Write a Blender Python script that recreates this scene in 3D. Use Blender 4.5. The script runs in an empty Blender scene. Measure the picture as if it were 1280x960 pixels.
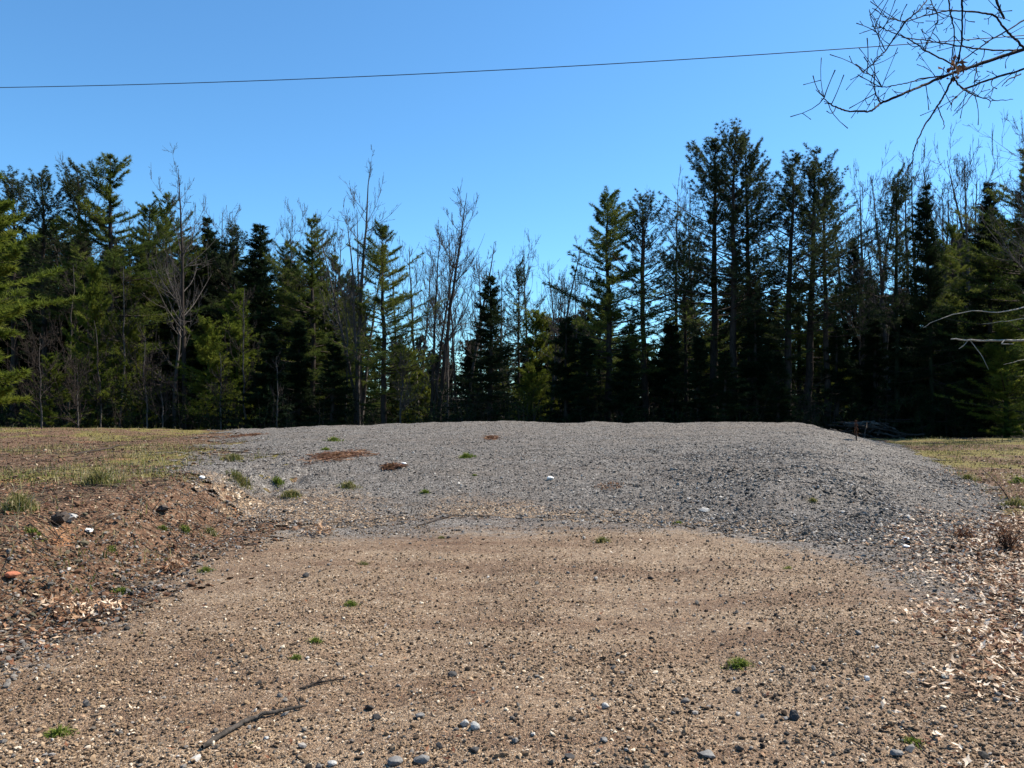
import bpy, math
import numpy as np
from mathutils import Vector

scene = bpy.context.scene
COL = scene.collection
R = math.radians

# ------------------------------------------------------------------ camera
CAM_H = 1.6
F = 960.0            # focal length in pixels of a 1280 x 960 picture
HORIZON = 495.0
cam_d = bpy.data.cameras.new('camera')
cam = bpy.data.objects.new('camera', cam_d)
COL.objects.link(cam)
cam_d.sensor_width = 36.0
cam_d.lens = 36.0 * F / 1280.0
cam_d.clip_start = 0.05
cam_d.clip_end = 3000.0
cam.location = (0, 0, CAM_H)
cam.rotation_euler = (R(90) + math.atan((HORIZON - 480.0) / F), 0, 0)
scene.camera = cam

# ------------------------------------------------------------------ sky and sun
SUN_AZ = R(66)       # to the right of the view direction
SUN_EL = R(50)
world = bpy.data.worlds.new('World')
scene.world = world
world.use_nodes = True
wn, wl = world.node_tree.nodes, world.node_tree.links
wn.clear()
sky = wn.new('ShaderNodeTexSky')
sky.sky_type = 'NISHITA'
sky.sun_disc = False
sky.sun_elevation = SUN_EL
sky.sun_rotation = SUN_AZ
sky.altitude = 300
sky.air_density = 1.0
sky.dust_density = 0.25
sky.ozone_density = 4.0
bg = wn.new('ShaderNodeBackground')
bg.inputs['Strength'].default_value = 0.083
wo = wn.new('ShaderNodeOutputWorld')
tint = wn.new('ShaderNodeMix'); tint.data_type = 'RGBA'; tint.blend_type = 'MULTIPLY'; tint.inputs['Factor'].default_value = 1.0
tint.inputs[7].default_value = (.66, 1.06, 1.22, 1)      # the camera's white balance, the same in every direction
wl.new(sky.outputs[0], tint.inputs[6]); wl.new(tint.outputs[2], bg.inputs['Color'])
wl.new(bg.outputs[0], wo.inputs['Surface'])

sun_d = bpy.data.lights.new('sun', 'SUN')
sun_d.energy = 5.0
sun_d.angle = R(0.5)
sun_d.color = (1.0, 0.92, 0.80)
sun = bpy.data.objects.new('sun', sun_d)
COL.objects.link(sun)
sdir = Vector((math.sin(SUN_AZ) * math.cos(SUN_EL), math.cos(SUN_AZ) * math.cos(SUN_EL), math.sin(SUN_EL)))
sun.rotation_euler = sdir.to_track_quat('Z', 'Y').to_euler()
sun.location = sdir * 60

scene.view_settings.view_transform = 'Standard'
scene.view_settings.look = 'None'
scene.view_settings.exposure = 1.05
scene.view_settings.gamma = 1.0
scene.view_settings.use_curve_mapping = False
scene.cycles.max_bounces = 6
scene.cycles.transparent_max_bounces = 8

# ------------------------------------------------------------------ noise and mesh helpers
def smooth(a, b, x):
    t = np.clip((x - a) / (b - a), 0, 1)
    return t * t * (3 - 2 * t)

def hash2(ix, iy, seed):
    n = (ix.astype(np.int64) * 374761393 + iy.astype(np.int64) * 668265263 + seed * 974634777) & 0xFFFFFFFF
    n = ((n ^ (n >> 13)) * 1274126177) & 0xFFFFFFFF
    n = (n ^ (n >> 16)) & 0xFFFFFF
    return n / float(0xFFFFFF)

def vnoise(x, y, seed=0):
    x = np.asarray(x, float); y = np.asarray(y, float)
    ix = np.floor(x); iy = np.floor(y)
    fx = x - ix; fy = y - iy
    fx = fx * fx * (3 - 2 * fx); fy = fy * fy * (3 - 2 * fy)
    a = hash2(ix, iy, seed); b = hash2(ix + 1, iy, seed)
    c = hash2(ix, iy + 1, seed); d = hash2(ix + 1, iy + 1, seed)
    return (a + (b - a) * fx) * (1 - fy) + (c + (d - c) * fx) * fy

def fbm(x, y, seed=0, octv=4):
    s = 0; amp = 0.5; f = 1.0; t = 0
    for k in range(octv):
        s = s + amp * vnoise(x * f, y * f, seed + k * 17); t += amp
        amp *= 0.5; f *= 2.03
    return s / t

def nrm(v):
    return v / np.maximum(np.linalg.norm(v, axis=-1, keepdims=True), 1e-9)

def mesh_np(name, V, tris=None, quads=None, mats=(), tri_mat=0, quad_mat=0, smooth_q=False, attrs=None):
    """one mesh from numpy arrays; attrs: {name: per-vertex float}"""
    me = bpy.data.meshes.new(name)
    V = np.asarray(V, np.float32).reshape(-1, 3)
    nt = 0 if tris is None else len(tris)
    nq = 0 if quads is None else len(quads)
    me.vertices.add(len(V)); me.vertices.foreach_set('co', V.ravel())
    loops = []
    if nt: loops.append(np.asarray(tris, np.int32).ravel())
    if nq: loops.append(np.asarray(quads, np.int32).ravel())
    loops = np.concatenate(loops)
    me.loops.add(len(loops)); me.loops.foreach_set('vertex_index', loops)
    me.polygons.add(nt + nq)
    ls = np.concatenate([np.arange(nt) * 3, nt * 3 + np.arange(nq) * 4]).astype(np.int32)
    me.polygons.foreach_set('loop_start', ls)
    mi = np.concatenate([np.full(nt, tri_mat), np.full(nq, quad_mat)]).astype(np.int32)
    me.polygons.foreach_set('material_index', mi)
    sm = np.concatenate([np.zeros(nt, bool), np.full(nq, bool(smooth_q))])
    me.polygons.foreach_set('use_smooth', sm)
    for m in mats: me.materials.append(m)
    if attrs:
        for k, a in attrs.items():
            at = me.attributes.new(k, 'FLOAT', 'POINT')
            at.data.foreach_set('value', np.asarray(a, np.float32))
    me.update(calc_edges=True)
    return me

def link(name, me, parent=None, label=None, cat=None, group=None, kind=None, loc=None):
    o = bpy.data.objects.new(name, me)
    COL.objects.link(o)
    if parent is not None: o.parent = parent
    if label: o['label'] = label
    if cat: o['category'] = cat
    if group: o['group'] = group
    if kind: o['kind'] = kind
    if loc is not None: o.location = loc
    return o

def tubes(P, Rr, sides=5):
    """P (n,k,3) polylines, Rr (n,k) radii -> verts, quads"""
    P = np.asarray(P, float); Rr = np.asarray(Rr, float)
    n, k, _ = P.shape
    T = np.empty_like(P)
    T[:, 1:-1] = P[:, 2:] - P[:, :-2]
    T[:, 0] = P[:, 1] - P[:, 0]; T[:, -1] = P[:, -1] - P[:, -2]
    T = nrm(T)
    m = np.abs(T.mean(1))
    ref = np.zeros((n, 3)); ref[np.arange(n), np.argmin(m, 1)] = 1.0
    U = nrm(np.cross(T, ref[:, None, :])); W = np.cross(T, U)
    a = np.linspace(0, 2 * np.pi, sides, endpoint=False)
    V = (P[:, :, None, :] + Rr[:, :, None, None] * (np.cos(a)[None, None, :, None] * U[:, :, None, :]
         + np.sin(a)[None, None, :, None] * W[:, :, None, :]))
    idx = np.arange(n * k * sides).reshape(n, k, sides)
    nx = np.roll(idx, -1, axis=2)
    Q = np.stack([idx[:, :-1], nx[:, :-1], nx[:, 1:], idx[:, 1:]], -1).reshape(-1, 4)
    return V.reshape(-1, 3), Q

class Parts:
    """collects tubes and triangles that belong to one mesh"""
    def __init__(s): s.V = []; s.Q = []; s.T = []; s.n = 0
    def quads(s, V, Q): s.V.append(V); s.Q.append(Q + s.n); s.n += len(V)
    def tri(s, V, T): s.V.append(V); s.T.append(T + s.n); s.n += len(V)
    def tube(s, pts, rad, sides=6):
        V, Q = tubes(np.asarray(pts)[None], np.asarray(rad)[None], sides); s.quads(V, Q)
    def mesh(s, name, mats, smooth_q=True):
        return mesh_np(name, np.concatenate(s.V), np.concatenate(s.T) if s.T else None,
                       np.concatenate(s.Q) if s.Q else None, mats, smooth_q=smooth_q)

# ------------------------------------------------------------------ materials
def mat(name):
    m = bpy.data.materials.new(name); m.use_nodes = True
    nt = m.node_tree
    return m, nt, nt.nodes, nt.links, nt.nodes['Principled BSDF']

def ramp(nodes, stops, interp='LINEAR'):
    r = nodes.new('ShaderNodeValToRGB')
    r.color_ramp.interpolation = interp
    el = r.color_ramp.elements
    while len(el) > 1: el.remove(el[-1])
    el[0].position = stops[0][0]; el[0].color = (*stops[0][1], 1)
    for p, c in stops[1:]:
        e = el.new(p); e.color = (*c, 1)
    return r

def mixc(nodes, links, fac, a, b, mode='MIX'):
    m = nodes.new('ShaderNodeMix'); m.data_type = 'RGBA'; m.blend_type = mode
    for sock, v in ((m.inputs['Factor'], fac), (m.inputs[6], a), (m.inputs[7], b)):
        if hasattr(v, 'links'): links.new(v, sock)
        elif isinstance(v, tuple): sock.default_value = (*v, 1)
        else: sock.default_value = v
    return m.outputs[2]

def noise(nodes, links, co, scale, detail=4, rough=0.6):
    t = nodes.new('ShaderNodeTexNoise')
    t.inputs['Scale'].default_value = scale; t.inputs['Detail'].default_value = detail
    t.inputs['Roughness'].default_value = rough
    links.new(co, t.inputs['Vector'])
    return t.outputs['Fac']

def voro(nodes, links, co, scale, feature='F1'):
    t = nodes.new('ShaderNodeTexVoronoi'); t.feature = feature
    t.inputs['Scale'].default_value = scale
    links.new(co, t.inputs['Vector'])
    return t

def rng_fac(nodes, links, src, lo, hi):
    m = nodes.new('ShaderNodeMapRange'); m.inputs['From Min'].default_value = lo; m.inputs['From Max'].default_value = hi
    links.new(src, m.inputs['Value'])
    return m.outputs[0]

def attr(nodes, name):
    a = nodes.new('ShaderNodeAttribute'); a.attribute_name = name
    return a.outputs['Fac']

def gravel_colour(nd, ln, co, palette, scale, shade):
    """random coloured cells: pebbles too small to build"""
    v = voro(nd, ln, co, scale)
    sep = nd.new('ShaderNodeSeparateColor'); ln.new(v.outputs['Color'], sep.inputs[0])
    r = ramp(nd, palette, 'CONSTANT'); ln.new(sep.outputs[0], r.inputs[0])
    return r.outputs[0], v

TAN = [(0, (.050, .035, .024)), (.12, (.148, .098, .061)), (.30, (.222, .150, .091)), (.50, (.285, .197, .121)),
       (.68, (.188, .132, .084)), (.80, (.385, .278, .178)), (.91, (.13, .108, .085)), (.95, (.64, .54, .41))]
GREY = [(0, (.032, .029, .026)), (.16, (.105, .095, .084)), (.38, (.155, .140, .124)), (.58, (.20, .180, .159)),
        (.74, (.13, .107, .088)), (.84, (.27, .245, .22)), (.95, (.44, .41, .37))]
LITTER = [(0, (.030, .016, .010)), (.16, (.080, .042, .025)), (.40, (.125, .068, .040)), (.64, (.165, .092, .055)),
          (.76, (.10, .085, .055)), (.88, (.22, .135, .085)), (.965, (.36, .28, .20))]

def coords(nd): return nd.new('ShaderNodeTexCoord').outputs['Object']

def make_gravel(name, palette, s1, s2, tint, bump_d, other):
    m, nt, nd, ln, bs = mat(name)
    co = coords(nd)
    c1, v1 = gravel_colour(nd, ln, co, palette, s1, 0)
    c2, v2 = gravel_colour(nd, ln, co, palette, s2, 0)
    c = mixc(nd, ln, 0.5, c1, c2)
    o1, _v = gravel_colour(nd, ln, co, other, s1 * 1.07, 0)
    bl = nd.new('ShaderNodeMath'); bl.operation = 'ADD'        # the other gravel mixed in, cell by cell
    ln.new(attr(nd, 'blend'), bl.inputs[0]); ln.new(noise(nd, ln, co, 7, 6, .8), bl.inputs[1])
    c = mixc(nd, ln, rng_fac(nd, ln, bl.outputs[0], .82, 1.08), c, o1)
    mp = nd.new('ShaderNodeMapping'); mp.inputs['Scale'].default_value = (.35, 1.5, 1); mp.inputs['Rotation'].default_value = (0, 0, .25); ln.new(co, mp.inputs[0])
    big = noise(nd, ln, mp.outputs[0], 1.1, 6, 0.68)
    c = mixc(nd, ln, rng_fac(nd, ln, big, .42, .66), c, mixc(nd, ln, 1.0, c, tint, 'MULTIPLY'))
    fine = noise(nd, ln, co, 4.5, 5, 0.7)
    c = mixc(nd, ln, rng_fac(nd, ln, fine, .50, .74), c, mixc(nd, ln, 1.0, c, (.62, .56, .52), 'MULTIPLY'))
    ln.new(c, bs.inputs['Base Color'])
    bs.inputs['Roughness'].default_value = 0.85
    bs.inputs['Specular IOR Level'].default_value = 0.3
    add = nd.new('ShaderNodeMath'); add.operation = 'ADD'
    ln.new(v1.outputs['Distance'], add.inputs[0]); ln.new(v2.outputs['Distance'], add.inputs[1])
    b = nd.new('ShaderNodeBump'); b.invert = True
    b.inputs['Strength'].default_value = 0.9; b.inputs['Distance'].default_value = bump_d
    ln.new(add.outputs[0], b.inputs['Height']); ln.new(b.outputs[0], bs.inputs['Normal'])
    return m

M_DRIVE = make_gravel('tan_gravel', TAN, 62, 135, (.60, .50, .44), 0.010, GREY)
M_PAD = make_gravel('grey_crushed_stone', GREY, 36, 80, (.84, .78, .73), 0.018, TAN)

def make_soil():
    m, nt, nd, ln, bs = mat('field_soil')
    co = coords(nd)
    c1, v1 = gravel_colour(nd, ln, co, LITTER, 34, 0)
    c2, v2 = gravel_colour(nd, ln, co, LITTER, 75, 0)
    c = mixc(nd, ln, .5, c1, c2)
    n2 = noise(nd, ln, co, 3.2, 6, .7)
    moss = attr(nd, 'moss'); clay = attr(nd, 'clay'); floor = attr(nd, 'floor')
    def masked(a, lo, hi):
        s = nd.new('ShaderNodeMath'); s.operation = 'ADD'; ln.new(a, s.inputs[0]); ln.new(n2, s.inputs[1])
        return rng_fac(nd, ln, s.outputs[0], lo, hi)
    mossc = ramp(nd, [(.3, (.085, .085, .018)), (.55, (.17, .148, .042)), (.75, (.27, .205, .09))])
    ln.new(noise(nd, ln, co, 9, 5, .7), mossc.inputs[0])
    c = mixc(nd, ln, masked(moss, .96, 1.16), c, mixc(nd, ln, .25, mossc.outputs[0], c))
    clayc = ramp(nd, [(.3, (.20, .095, .045)), (.7, (.33, .17, .085))])
    ln.new(noise(nd, ln, co, 14, 5, .7), clayc.inputs[0])
    c = mixc(nd, ln, masked(clay, .95, 1.15), c, clayc.outputs[0])
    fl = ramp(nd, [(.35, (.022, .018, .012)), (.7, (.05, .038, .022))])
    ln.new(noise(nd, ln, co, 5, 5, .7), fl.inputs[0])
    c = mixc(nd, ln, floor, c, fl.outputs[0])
    ln.new(c, bs.inputs['Base Color'])
    bs.inputs['Roughness'].default_value = .95
    bs.inputs['Specular IOR Level'].default_value = .15
    b = nd.new('ShaderNodeBump'); b.inputs['Strength'].default_value = .9; b.inputs['Distance'].default_value = .025
    add = nd.new('ShaderNodeMath'); add.operation = 'ADD'
    ln.new(noise(nd, ln, co, 22, 6, .7), add.inputs[0]); ln.new(v1.outputs['Distance'], add.inputs[1])
    ln.new(add.outputs[0], b.inputs['Height']); ln.new(b.outputs[0], bs.inputs['Normal'])
    return m
M_SOIL = make_soil()

def make_rand(name, stops, rough=.85, spec=.3, bump=0.0, interp='LINEAR', transl=0.0):
    """colour picked per instance (or object)"""
    m, nt, nd, ln, bs = mat(name)
    oi = nd.new('ShaderNodeObjectInfo')
    r = ramp(nd, stops, interp); ln.new(oi.outputs['Random'], r.inputs[0])
    co = coords(nd)
    n = noise(nd, ln, co, 2.2, 5, .7)
    c = mixc(nd, ln, rng_fac(nd, ln, n, .35, .7), r.outputs[0], mixc(nd, ln, 1.0, r.outputs[0], (.7, .68, .66), 'MULTIPLY'))
    ln.new(c, bs.inputs['Base Color'])
    bs.inputs['Roughness'].default_value = rough; bs.inputs['Specular IOR Level'].default_value = spec
    return m
M_PEB_TAN = make_rand('tan_pebble', TAN, interp='CONSTANT', spec=.15)
M_PEB_GREY = make_rand('grey_pebble', GREY, interp='CONSTANT', spec=.2)
M_PEB_DARK = make_rand('dark_pebble', [(0, (.018, .013, .010)), (.6, (.05, .038, .030)), (1, (.11, .085, .066))], spec=.15)
M_CLOD = make_rand('soil_clod', LITTER, interp='CONSTANT', spec=.15)

def make_attr_mat(name, stops, transl=.0, rough=.8, spec=.2):
    """colour from the per-vertex float 'tone'"""
    m, nt, nd, ln, bs = mat(name)
    r = ramp(nd, stops); ln.new(attr(nd, 'tone'), r.inputs[0])
    ln.new(r.outputs[0], bs.inputs['Base Color'])
    bs.inputs['Roughness'].default_value = rough; bs.inputs['Specular IOR Level'].default_value = spec
    if transl > 0:
        tr = nd.new('ShaderNodeBsdfTranslucent'); ln.new(r.outputs[0], tr.inputs['Color'])
        mx = nd.new('ShaderNodeMixShader'); mx.inputs[0].default_value = transl
        out = nd['Material Output']
        ln.new(bs.outputs[0], mx.inputs[1]); ln.new(tr.outputs[0], mx.inputs[2]); ln.new(mx.outputs[0], out.inputs['Surface'])
    return m
M_WHITE = make_attr_mat('white_pine_needles', [(0, (.028, .048, .011)), (.5, (.066, .092, .018)), (1, (.15, .16, .03))], .48, spec=.15)
M_RED = make_attr_mat('red_pine_needles', [(0, (.013, .023, .009)), (.5, (.030, .045, .016)), (1, (.080, .092, .036))], .36, spec=.2)
M_SPRUCE = make_attr_mat('spruce_needles', [(0, (.007, .015, .007)), (.5, (.015, .027, .010)), (1, (.034, .048, .017))], .25, spec=.08)
M_BRIGHT = make_attr_mat('young_pine_needles', [(0, (.055, .080, .010)), (.5, (.105, .135, .018)), (1, (.19, .20, .03))], .5)
M_EMERALD = make_attr_mat('fir_needles', [(0, (.016, .045, .014)), (.5, (.035, .085, .024)), (1, (.065, .13, .035))], .35)
M_BROWNPINE = make_attr_mat('rusty_pine_needles', [(0, (.022, .030, .014)), (.5, (.042, .046, .020)), (1, (.095, .075, .034))], .3)
M_GRASS = make_attr_mat('dry_grass', [(0, (.06, .085, .015)), (.35, (.13, .13, .03)), (.7, (.28, .23, .10)), (1, (.46, .40, .24))], .35)
M_GREEN = make_attr_mat('green_grass', [(0, (.065, .105, .012)), (.5, (.13, .18, .026)), (.8, (.24, .24, .06)), (1, (.40, .34, .16))], .4)
M_LEAF = make_attr_mat('dead_oak_leaf', [(0, (.07, .025, .014)), (.3, (.17, .075, .038)), (.6, (.33, .20, .115)), (.8, (.50, .37, .255)), (1, (.68, .57, .45))], .12)
M_REDTWIG = make_attr_mat('russet_leaves', [(0, (.05, .020, .012)), (.5, (.11, .050, .028)), (1, (.24, .14, .08))], .25)

def make_bark(name, dark, light, scale=6.0):
    m, nt, nd, ln, bs = mat(name)
    co = coords(nd)
    mp = nd.new('ShaderNodeMapping'); mp.inputs['Scale'].default_value = (1, 1, .22); ln.new(co, mp.inputs[0])
    n = noise(nd, ln, mp.outputs[0], scale * 2.2, 6, .7)
    r = ramp(nd, [(.32, dark), (.68, light)]); ln.new(n, r.inputs[0])
    ln.new(r.outputs[0], bs.inputs['Base Color'])
    bs.inputs['Roughness'].default_value = .92; bs.inputs['Specular IOR Level'].default_value = .15
    b = nd.new('ShaderNodeBump'); b.inputs['Strength'].default_value = .7; b.inputs['Distance'].default_value = .03
    ln.new(n, b.inputs['Height']); ln.new(b.outputs[0], bs.inputs['Normal'])
    return m
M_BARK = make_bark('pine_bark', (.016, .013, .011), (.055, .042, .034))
M_BARK_G = make_bark('grey_bark', (.040, .035, .031), (.115, .10, .09))
M_BARK_P = make_bark('pale_dead_wood', (.17, .15, .125), (.38, .34, .29))
M_TWIG = make_bark('twig_bark', (.024, .018, .015), (.062, .048, .040), 12)
M_BTWIG = make_bark('grey_twig_bark', (.045, .038, .034), (.11, .095, .085), 12)
M_STRAW = make_bark('straw', (.09, .068, .045), (.22, .17, .115))
M_OAK = make_bark('backlit_oak_bark', (.010, .008, .008), (.030, .024, .022), 20)  # near black: the boughs' backlit shade is put into the bark colour
M_WIRE, *_r = mat('wire_black'); _r[-1].inputs['Base Color'].default_value = (.012, .012, .014, 1); _r[-1].inputs['Roughness'].default_value = .6

def make_stone(name, a, b):
    m, nt, nd, ln, bs = mat(name)
    co = coords(nd)
    r = ramp(nd, [(.3, a), (.7, b)]); ln.new(noise(nd, ln, co, 28, 6, .75), r.inputs[0])
    ln.new(r.outputs[0], bs.inputs['Base Color']); bs.inputs['Roughness'].default_value = .85
    bp = nd.new('ShaderNodeBump'); bp.inputs['Strength'].default_value = .5; bp.inputs['Distance'].default_value = .01
    ln.new(noise(nd, ln, co, 60, 5, .7), bp.inputs['Height']); ln.new(bp.outputs[0], bs.inputs['Normal'])
    return m
M_ST_PALE = make_stone('pale_stone', (.24, .23, .215), (.42, .405, .375))
M_ST_GREY = make_stone('blue_grey_stone', (.085, .082, .078), (.20, .19, .178))
M_LUMP = make_stone('charred_soil', (.014, .010, .008), (.075, .052, .036))
M_ST_DARK = make_stone('dark_stone', (.018, .017, .017), (.05, .045, .042))
M_ST_WHITE = make_stone('white_stone', (.55, .53, .50), (.80, .79, .76))
M_ST_RED = make_stone('red_stone', (.26, .075, .035), (.42, .15, .075))

# ------------------------------------------------------------------ the lie of the land
CX = [-60, -20, -14, -11, -6.6, -1.2, 1.9, 9.5, 60]
CH = [.38, .42, .40, .29, .50, .65, .60, .60, .60]
def front_line(x):     # where the grey pad begins, metres from the camera
    return np.interp(x, [-4.6, -3.2, 0, 2.0, 3.4, 4.6, 7.3], [10.3, 9.7, 10.0, 9.7, 8.3, 8.0, 11.4])
def right_line(y):
    return np.interp(y, [0, 7.8, 11.4, 23.6, 33], [5.2, 5.4, 7.5, 12.3, 14.4])
def height(x, y):
    x = np.asarray(x, float); y = np.asarray(y, float)
    wob = (fbm(x * .6, y * .6, 3) - .5) * .7
    bank = smooth(-3.15 + wob * .8, -4.5 + wob * 1.2, x)
    fl = front_line(x)
    pad = smooth(0, 4.2, y - fl + .2) * smooth(-.2, 3.3, right_line(y) - x)
    back = 1 - smooth(28.6, 33.5, y + wob)
    up = np.maximum(bank, pad)
    hc = np.interp(x, CX, CH) + (fbm(x * 1.3, y * .6, 97) - .5) * .09
    top = .50 + (hc - .50) * smooth(12, 27, y)
    lo = -.04 * smooth(12, 26, y)
    h = lo + up * (top - lo)
    h = h * back + (1 - back) * (lo - .45 * smooth(40, 15, np.abs(x) * 1.0 + 8) * smooth(30, 36, y) - .1)
    rough = np.where(up > .5, .07, .04) + .05 * bank * (1 - bank) * 4
    near = 1 - smooth(60, 120, np.hypot(x, y))
    h = h + (fbm(x * .55, y * .55, 11) - .5) * .10 * near + (fbm(x * 2.3, y * 2.3, 23) - .5) * rough * near
    slope = bank * (1 - bank) * 4 * (y < 14)
    h = h + slope * (fbm(x * 3.4, y * 3.4, 29) - .5) * .34
    tr = np.exp(-((x - .15 * y + 1.3) / .32) ** 2) + np.exp(-((x - .15 * y - .5) / .32) ** 2)
    h = h - .022 * tr * smooth(13, 9, y) * (1 - bank)
    ps = pad * (1 - pad) * 4
    h = h + (ps + .25 * pad) * (fbm(x * 1.6, y * 2.4, 37) - .5) * (.06 + .09 * smooth(0, 4, x))
    return h
def h1(x, y): return float(height(np.array([x]), np.array([y]))[0])

def ground_at(px, py):
    """ground point under a pixel of the 1280 x 960 photograph"""
    d = np.arange(2.5, 60, .02)
    X = (px - 640) / F * d
    z = CAM_H - (py - HORIZON) / F * d
    hh = height(X, d)
    i = np.argmax(z <= hh)
    return np.array([X[i], d[i], hh[i]])
def at(px, py, d):
    return np.array([(px - 640) / F * d, d, CAM_H + (HORIZON - py) / F * d])

def axis(dense_lo, dense_hi, step, far, grow=1.18):
    a = list(np.arange(dense_lo, dense_hi + 1e-6, step))
    s = step
    while a[-1] < far: s *= grow; a.append(a[-1] + s)
    s = step
    while a[0] > -far: s *= grow; a.insert(0, a[0] - s)
    return np.array(a)

def edge_noise(x, y): return (fbm(x * .9, y * .9, 51, 5) - .5) * 2.6 + (hash2(np.floor(x * 14), np.floor(y * 14), 77) - .5) * 1.1
def pad_mask(x, y):
    e = edge_noise(x, y)
    left = np.interp(y, [9, 10.5, 14, 20, 27, 34], [-3.6, -4.4, -5.2, -7.4, -10.2, -13])
    return (y > front_line(x) + .6 * e) & (x < right_line(y) + .35 * e) & (x > left + 1.1 * e) & (y < 30.5)
def drive_mask(x, y):
    e = edge_noise(x, y)
    right = np.interp(y, [0, 3, 5, 8, 10], [2.6, 3.0, 3.4, 4.2, 4.6])
    left = np.interp(y, [0, 5, 7, 9, 10], [-3.4, -3.1, -2.9, -2.6, -2.3])
    return (y < front_line(x) + .6 + .6 * e) & (x < right + .7 * e) & (x > left + .55 * e)

def blend_pad(x, y):
    e = (fbm(x * .7, y * .7, 52, 4) - .5) * 2.4
    return {'blend': .62 * smooth(2.2, -.4, y - front_line(x) + e) * smooth(4.4, 2.6, x) + .05}
def blend_drive(x, y):
    e = (fbm(x * .7, y * .7, 52, 4) - .5) * 2.4
    a = smooth(2.2, -.2, front_line(x) - y - e * .7)
    b = smooth(2.4, 3.6, x + e * .4) * smooth(4, 7, y)
    c = smooth(-2.2, -3.0, x + e * .3) * smooth(8.5, 6.5, y)
    return {'blend': .62 * np.maximum(np.maximum(a, b), c * .45) + .08}
def grid_obj(name, xs, ys, m, mask=None, lift=0.0, extra=None):
    X, Y = np.meshgrid(xs, ys)
    Z = height(X, Y) + lift
    idx = np.arange(X.size).reshape(X.shape)
    Q = np.stack([idx[:-1, :-1], idx[:-1, 1:], idx[1:, 1:], idx[1:, :-1]], -1).reshape(-1, 4)
    V = np.stack([X, Y, Z], -1).reshape(-1, 3)
    if mask is not None:
        c = V[Q].mean(1)
        Q = Q[mask(c[:, 0], c[:, 1])]
        used = np.unique(Q); re = np.full(len(V), -1); re[used] = np.arange(len(used))
        V = V[used]; Q = re[Q]
    at_ = extra(V[:, 0], V[:, 1]) if extra else None
    me = mesh_np(name, V, None, Q, [m], smooth_q=True, attrs=at_)
    return link(name, me, kind='structure')

def soil_attrs(x, y):
    moss = .20 + .24 * smooth(9, 14, y) * (x < 0) + .15 * smooth(22, 27, y) * (x < -8) + .35 * smooth(12, 20, y) * (x > 6)
    moss = moss + (fbm(x * .45, y * .45, 91) - .5) * 2.0 + (fbm(x * 1.7, y * 1.7, 92) - .5) * .9
    moss = moss - .8 * smooth(10.5, 8.5, y) * (x < 0)
    moss = np.where(x > 4, np.maximum(moss, .3 * smooth(10, 18, y)), moss)
    clay = np.zeros_like(x)
    for (px, py, r) in [(303, 638, .35), (78, 672, .38), (8, 600, .5), (150, 572, .6), (60, 690, .3), (110, 552, .5)]:
        p = ground_at(px, py)
        clay = np.maximum(clay, .62 * np.exp(-((x - p[0]) ** 2 + (y - p[1]) ** 2) / r ** 2))
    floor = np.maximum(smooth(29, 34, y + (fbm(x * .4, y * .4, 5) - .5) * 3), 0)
    return {'moss': moss, 'clay': clay, 'floor': floor}

grid_obj('ground', axis(-15, 15, .15, 900, 1.22), axis(0, 34, .15, 900, 1.22), M_SOIL, None, -.012, soil_attrs)
grid_obj('gravel_pad', np.arange(-14, 14, .09), np.arange(7.5, 31, .09), M_PAD, pad_mask, .010, blend_pad)
grid_obj('gravel_driveway', np.arange(-5.5, 6.5, .05), np.arange(.5, 11.5, .05), M_DRIVE, lambda x, y: drive_mask(x, y) & ~pad_mask(x, y), .006, blend_drive)

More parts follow.
